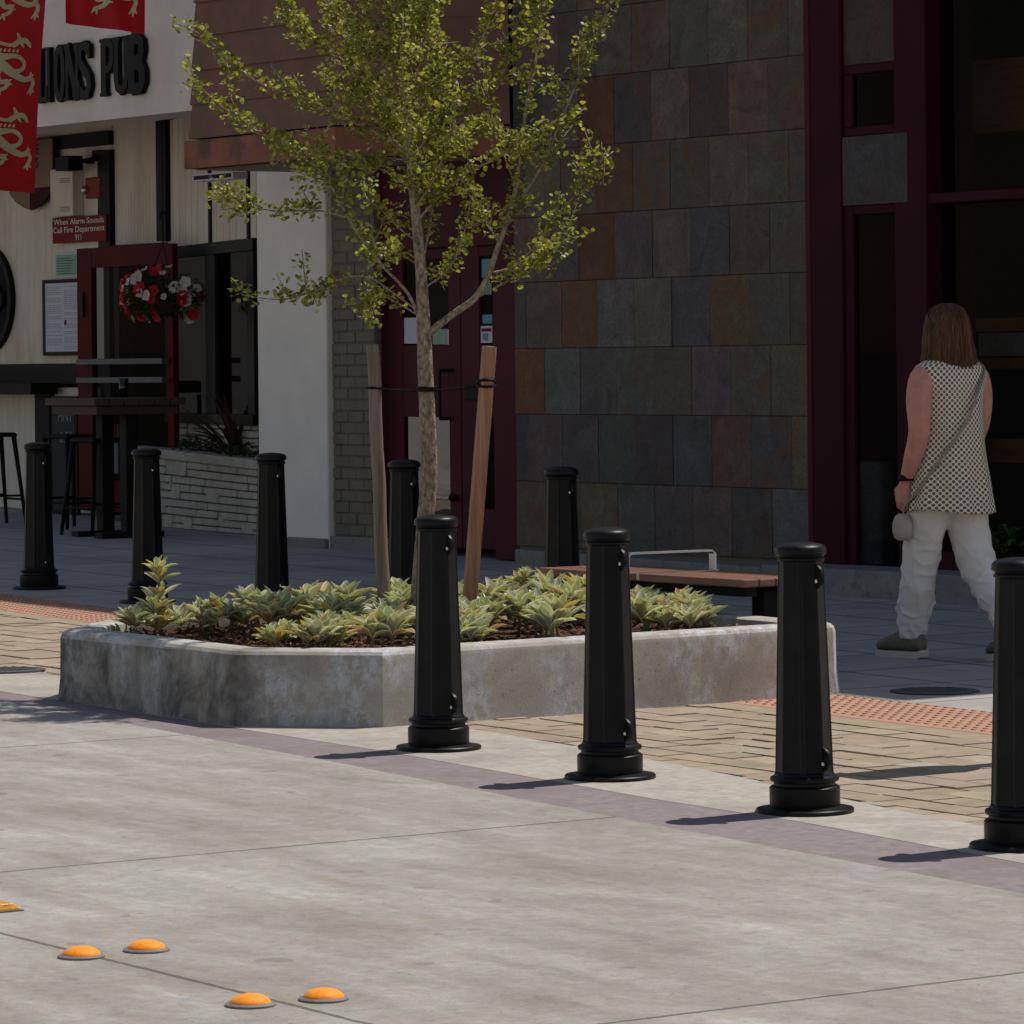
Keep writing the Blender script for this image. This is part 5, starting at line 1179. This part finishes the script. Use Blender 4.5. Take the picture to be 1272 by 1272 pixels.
# hands: palm, four bent fingers of different length, thumb from the side of the palm
def hand(m, w, dirv, palm_n, side, curl):
    d = Vector(dirv).normalized(); pn_ = Vector(palm_n); pn_ = (pn_ - d*pn_.dot(d)).normalized(); sd = d.cross(pn_)*side; w = Vector(w)
    m.loft([[w + d*t + sd*(a*hw) + pn_*(c*hh) for a, c in ((-1, -.7), (-.4, -1), (.4, -1), (1, -.7), (1, .7), (.4, 1), (-.4, 1), (-1, .7))] for t, hw, hh in ((-.02, .024, .019), (.01, .03, .017), (.05, .039, .015), (.085, .038, .012))])
    for k, (off, L) in enumerate(((-.029, .072), (-.0095, .082), (.0095, .077), (.028, .06))):
        p = w + d*.07 + sd*off; pts = [p]; e = 0
        for j, f in enumerate((.15, .42, .26, .2)):
            q = d*math.cos(e) + pn_*math.sin(e); p = p + q*L*f*1.15; pts.append(p); e += curl*(.55, .9, .8, .5)[j]
        m.tube(pts, [.0095, .0092, .0086, .008, .0068], 8)
    p = w + d*.02 - sd*.026; q1 = (d*.6 - sd*.8 + pn_*.25).normalized(); q2 = (d*.95 - sd*.15 + pn_*.5).normalized(); m.tube([p, p + q1*.03, p + q1*.034 + q2*.028, p + q1*.034 + q2*.05], [.013, .0115, .0098, .008], 8)
hand(b, (-.218, .068, .815), (-.03, .22, -1), (1, .2, 0), 1, .75)
hand(b, (.158, .198, .875), (0, .3, -1), (-1, .2, 0), -1, .6)
for sx, kn, an in ((-1, (-.09, .12, .47), (-.088, .185, .1)), (1, (.088, -.03, .47), (.112, -.335, .13))):
    limb(b, [(sx*.085, -.005, .86), (sx*.09, kn[1]*.5, .66), kn, (an[0], (kn[1] + an[1])/2 - .02, .28), an, (an[0], an[1] + .015, .06)], [.07, .06, .04, .036, .03, .03])
    b.ell((an[0], an[1] + .05, .062), (.024, .075, .024), 12, 8)
bm_ = remesh(b, .0055, 4); body = mesh_obj('body', bm_, MAT['skin'], pe)
for sx in (-1, 1):
    m = MB(); m.ell(hd + Vector((sx*.03, .0855, .012)), (.0115, .008, .0075), 10, 8); m.build('eye', MAT['eye'], pe, smooth=True)
# hair: a bob open at the face
m = MB(); random.seed(12); na = 150; rows = []
spec = [(1.648, .012, .014), (1.641, .038, .042), (1.622, .064, .072), (1.59, .081, .092), (1.55, .091, .105), (1.51, .096, .109), (1.47, .103, .111), (1.43, .111, .112), (1.395, .12, .113), (1.372, .124, .112), (1.364, .118, .104)]
ph = [random.uniform(0, 6) for _ in range(8)]
for k, (z, rx, ry) in enumerate(spec):
    op = table([(1.366, 1.05), (1.5, .95), (1.56, .8), (1.6, .0), (1.7, 0)], z); r_ = []
    for i in range(na):
        t = i/(na - 1); a = PI/2 + op + t*(2*PI - 2*op)
        w = 1 + .014*math.sin(a*23 + ph[0]) + .012*math.sin(a*41 + ph[1] + k*.25) + .008*math.sin(a*67 + ph[2]) + .01*math.sin(a*9 + k*.4)
        zz2 = z - (.012*math.sin(a*17 + ph[3]) + .01*math.sin(a*37) if k > 7 else 0) - .004*abs(math.sin(a*50))*(k > 8)
        r_.append((hd.x + rx*w*math.cos(a), hd.y - .012 + ry*w*math.sin(a) - .01*(k > 6), zz2))
    rows.append(r_)
m.loft(rows, False, False); m.f.append(tuple(range(na))); m.c.append(None)
m.loft([[(hd.x + (x - hd.x)*.88, hd.y + (y - hd.y)*.88, z - (.012 if k < 2 else 0)) for x, y, z in r_] for k, r_ in enumerate(rows)], False, False)
for q in range(900):
    t0 = random.uniform(0, 1); dz_ = random.uniform(-.028, .014); pts = []; off = random.uniform(.001, .009) + (random.random() < .06)*.006; da = random.uniform(-.2, .2); i0 = random.choice((0, 0, 1, 2))
    for k, (z, rx, ry) in enumerate(spec[i0:]):
        op = table([(1.366, 1.05), (1.5, .95), (1.56, .8), (1.6, .0), (1.7, 0)], z); a = PI/2 + op + t0*(2*PI - 2*op) + da*(k/8)**1.5
        f_ = off + .006*max(0, k - 5)/5*random.random(); pts.append((hd.x + (rx + f_)*math.cos(a), hd.y - .012 + (ry + f_)*math.sin(a) - .01*(k + i0 > 6), z + (dz_ if k + i0 > 8 else 0)))
    nn_ = len(pts); m.tube(pts, [random.uniform(.0016, .003)*(1 - .6*abs(i/(nn_ - 1) - .4)) for i in range(nn_)], 4)
hr = m.build('hair', MAT['hair'], pe, smooth=True); 
# blouse
sb_ = [(1.405, 0, .0, .066, .058), (1.395, 0, -.004, .09, .066), (1.38, 0, -.006, .14, .08), (1.358, 0, -.004, .183, .1), (1.325, 0, 0, .203, .112), (1.285, 0, .004, .196, .12), (1.22, 0, .014, .172, .138), (1.12, 0, .02, .168, .148), (1.02, 0, .016, .176, .148), (.92, 0, .004, .188, .146), (.82, 0, .0, .2, .155), (.74, 0, -.002, .21, .163), (.685, 0, -.002, .217, .168)]
nr_ = 72; m = MB(); rings = []
fine = []
for i in range(len(sb_) - 1):
    for q in range(4): fine.append(tuple(lerp(sb_[i][j], sb_[i + 1][j], q/4) for j in range(5)))
fine.append(sb_[-1])
for k, (z, cx_, cy_, rx, ry) in enumerate(fine):
    r_ = []; low = max(0, min(1, (1.2 - z)/.5))
    for i in range(nr_):
        a = 2*PI*i/nr_; w = 1 + low*(.03*math.sin(a*7 + z*3) + .022*math.sin(a*12 + 1.3 - z*5) + .012*math.sin(a*19 + z*4)) + .008*math.sin(a*3 + z*14) + .006*math.sin(a*5 - z*31)
        r_.append((cx_ + rx*w*math.cos(a), cy_ + ry*w*math.sin(a), z + low*.012*math.sin(a*2 + 1)))
    rings.append(r_)
m.loft(rings, False); bl = m.build('blouse', MAT['blouse'], pe, smooth=True)
uvl = bl.data.uv_layers.new(name='UV'); circ = 1.02
for poly in bl.data.polygons:
    us = []
    for li in poly.loop_indices:
        co = bl.data.vertices[bl.data.loops[li].vertex_index].co; us.append((math.atan2(co.y*1.25, co.x)/(2*PI) % 1., co.z, li))
    mx_ = max(u for u, _, _ in us)
    for u, v_, li in us:
        if mx_ - u > .5: u += 1
        uvl.data[li].uv = (u*circ, v_)
sd_ = bl.modifiers.new('s', 'SOLIDIFY'); sd_.thickness = .004; sd_.offset = 1
# trousers
m = MB(); m.loft(ring_body([(.9, 0, -.005, .16, .125), (.82, 0, -.01, .182, .142), (.75, 0, -.01, .178, .138), (.70, 0, 0, .15, .11)], 28))
LL = [(-.088, .0, .82), (-.092, .055, .68), (-.09, .11, .49), (-.086, .145, .32), (-.086, .18, .16), (-.087, .188, .095)]
RL = [(.088, -.005, .82), (.092, -.005, .68), (.092, -.05, .49), (.1, -.165, .32), (.11, -.3, .17), (.112, -.34, .115)]
limb(m, LL, [.1, .102, .092, .086, .076, .058], 20); limb(m, RL, [.1, .102, .092, .085, .074, .058], 20)
def ridge(v): return max(0., 1 - 3.2*abs(noise.noise(v)))**1.5
def wr(co):
    z = co.z; f = .4 + .6*max(0, min(1, (.62 - z)/.4)); low = max(0, min(1, (.3 - z)/.18))
    a = ridge(Vector((co.x*6 + 1.5*z, co.y*6, z*7 + 6*co.y + 3*co.x))); b_ = ridge(Vector((co.x*8 + 5, co.y*8 + 2*z, z*14 - 10*co.y)))
    seam = .003*max(0, 1 - abs(abs(co.x) - .09)/.012)*(z < .75)*(co.y < 0)
    return .014*a*f + .009*b_*f + .008*low*noise.noise(Vector((co.x*8, co.y*8, z*42))) - .007 + seam
tm = remesh(m, .0065, 6, wr); tr = mesh_obj('trousers', tm, MAT['linen'], pe)
for p in (LL[-1], RL[-1]):
    m = MB(); m.loft([[(p[0] + r*math.cos(2*PI*i/24), p[1] + .006 + r*1.05*math.sin(2*PI*i/24), p[2] + dz) for i in range(24)] for r, dz in ((.054, .035), (.055, .02), (.051, .002), (.047, -.004))], False); m.build('cuff', MAT['linen'], tr, smooth=True)
def shoe(ax, ay, az, pitch, yaw=0.):
    Rm = Matrix.Translation((ax, ay, az)) @ Matrix.Rotation(yaw, 4, 'Z') @ Matrix.Rotation(pitch, 4, 'X') @ Matrix.Diagonal((1.12, 1.1, 1.42, 1)); n2 = 22
    prof = [(-.062, .02, .045, .02), (-.05, .032, .062, .0), (-.02, .036, .074, 0), (.015, .037, .078, 0), (.05, .039, .072, 0), (.09, .043, .058, 0), (.13, .045, .047, 0), (.165, .04, .038, 0), (.19, .028, .03, .004), (.204, .01, .022, .012)]
    u = MB(); u.loft([[tuple(Rm @ Vector((w*math.cos(2*PI*i/n2)*(1 if math.sin(2*PI*i/n2) < .2 else .86), y, .024 + max(-.004, (h)*(.5 + .5*math.sin(2*PI*i/n2))))) ) for i in range(n2)] for y, w, h, _ in prof])
    o = u.build('shoe', MAT['shoe'], pe, smooth=True)
    q = MB(); q.loft([[tuple(Rm @ Vector((w2*1.1*sx, y, z + li))) for sx, z in ((-1, 0), (-.5, -.001), (.5, -.001), (1, 0), (1.02, .01), (.98, .023), (-.98, .023), (-1.02, .01))] for (y, w2, h, li) in [(-.068, .022, 0, .006)] + [(y, max(w, .018), h, l_*.8) for y, w, h, l_ in prof[1:]] + [(.212, .008, 0, .014)]]); q.build('sole', MAT['sole'], o, smooth=True, auto=.8)
    q = MB()
    for k in range(4): y = .03 + k*.021; q.tube([Rm @ Vector((-.024, y, .024 + .068 - k*.005)), Rm @ Vector((0, y + .004, .024 + .084 - k*.0075)), Rm @ Vector((.024, y, .024 + .068 - k*.005))], .0035, 5)
    q.tube([Rm @ Vector((-.01, .03, .105)), Rm @ Vector((-.035, .03, .1)), Rm @ Vector((-.03, .05, .085))], .003, 5)
    q.build('laces', MAT['sole'], o, smooth=True)
    q = MB(); q.loft([[tuple(Rm @ Vector((r*math.cos(2*PI*i/20), -.01 + r*1.25*math.sin(2*PI*i/20), z))) for i in range(20)] for r, z in ((.036, .085), (.039, .1), (.036, .108))], False); q.build('collar', MAT['blackmatte'], o, smooth=True)
zf = gz(ps, pn); sh1 = shoe(-.087, .18, .0, 0., .12); shoe(.112, -.33, .012, -.1, -.1)
m = MB(); w = Vector((-.2185, .052, .845))
m.loft([[w + Vector((r*math.cos(2*PI*i/24), r*.92*math.sin(2*PI*i/24), z + .16*0)) for i in range(24)] for r, z in ((.036, -.015), (.0395, -.012), (.0395, .012), (.036, .015))]); m.build('wristband', MAT['blackmatte'], pe, smooth=True)
# bag
px_, py_ = at(ps, pn)[:2]
bag = thing('shoulder_bag', 'small beige pouch on a taupe strap hanging at the walking person', 'bag', at(ps, pn, .6), PR)
m = MB(); m.loft([[( -.212 + .03*k*math.cos(2*PI*i/20), .095 + .062*k*math.sin(2*PI*i/20) + .01*z, z) for i in range(20)] for z, k in ((-.045, .5), (-.033, .85), (.0, 1.05), (.04, .98), (.066, .75), (.078, .4))]); m.build('pouch', MAT['bag'], bag, smooth=True)
def surf(a, z):      # a point just outside the blouse
    i = [k for k in range(len(sb_) - 1) if sb_[k][0] >= z >= sb_[k + 1][0]]; i = i[0] if i else len(sb_) - 2
    t = (sb_[i][0] - z)/(sb_[i][0] - sb_[i + 1][0]); rx, ry = lerp(sb_[i][3], sb_[i + 1][3], t) + .012, lerp(sb_[i][4], sb_[i + 1][4], t) + .012
    return Vector((rx*math.cos(a), ry*math.sin(a), z - .6))
pts = [surf(math.radians(lerp(35 - 0, -172, t)), lerp(1.36, .82, t)) if False else None for t in (0,)]
path = [(60, 1.34), (20, 1.385), (-25, 1.385), (-48, 1.34), (-68, 1.27), (-85, 1.18), (-105, 1.08), (-125, .99), (-143, .91), (-158, .845), (-170, .79)]
sp_ = smooth_path([surf(math.radians(a), z) for a, z in path] + [Vector((-.225, .06, .12)), Vector((-.214, .085, .07))], 4)
m = MB(); rings = []
for i, p in enumerate(sp_):
    t = (sp_[min(i + 1, len(sp_) - 1)] - sp_[max(i - 1, 0)]).normalized(); nr = Vector((p.x, p.y, 0)).normalized(); s_ = t.cross(nr).normalized()
    rings.append([p + s_*.008 + nr*.002, p - s_*.008 + nr*.002, p - s_*.008 - nr*.002, p + s_*.008 - nr*.002])
m.loft(rings); m.build('strap', MAT['strap'], bag, smooth=False)
# ------------------------------------------------------------------ unseen post, added and shaped to cast the shadow across the pavers
t = wthing('shadow_post', 'unseen grey post added right of the bollards to cast a shadow on the pavers', 'shadow post', 11.35, 5.2)
m = MB(); m.lathe([(.1, 0), (.1, .015), (.05, .03), (.05, 1.15)], 20); m.build('post', MAT['greyrim'], t, auto=.6)
m = MB(); m.loft([[(a*w, b_*d_, z) for a, b_ in ((-1, -1), (1, -1), (1, 1), (-1, 1))] for w, d_, z in ((.06, .05, 1.05), (.1, .08, 1.2), (.13, .09, 1.35), (.13, .09, 1.75), (.11, .08, 1.9), (.05, .04, 1.96))]); m.build('shadow_post_head', MAT['iron'], t, bevel=.02)

# ------------------------------------------------------------------ light, sky, camera
EL = math.radians(62.3); sd = Vector((.8295*math.cos(EL), .5585*math.cos(EL), math.sin(EL)))
w = bpy.data.worlds.new('World'); sc.world = w; w.use_nodes = True; nt = w.node_tree; bg = nt.nodes['Background']
sky = nt.nodes.new('ShaderNodeTexSky'); sky.sky_type = 'NISHITA'; sky.sun_disc = False; sky.sun_elevation = EL
sky.sun_rotation = math.atan2(sd.x, sd.y); sky.air_density = 1.; sky.dust_density = .3; sky.ozone_density = 1.
nt.links.new(mix(nt, 1., sky.outputs[0], (1.23, 1., .85), 'MULTIPLY'), bg.inputs[0]); bg.inputs[1].default_value = .104
su = bpy.data.lights.new('sun', 'SUN'); su.energy = 4.3; su.angle = math.radians(.53); su.color = (1, .94, .875)
so = bpy.data.objects.new('sun', su); COL.objects.link(so); so.rotation_euler = sd.to_track_quat('Z', 'Y').to_euler(); so.location = (0, 0, 30)
cam = bpy.data.cameras.new('camera'); co = bpy.data.objects.new('camera', cam); COL.objects.link(co)
cam.sensor_width = 36; cam.lens = F/1272*36; cam.shift_y = -(636 - CY)/1272; cam.clip_start = .1; cam.clip_end = 2000
r_ = 1/math.sqrt(1 + ROLL**2)
co.matrix_world = Matrix(((r_, ROLL*r_, 0, 0), (0, 0, -1, 0), (-ROLL*r_, r_, 0, CAMZ), (0, 0, 0, 1)))
sc.camera = co
sc.view_settings.view_transform = 'Standard'; sc.view_settings.look = 'None'; sc.view_settings.exposure = 0.; sc.view_settings.gamma = 1.
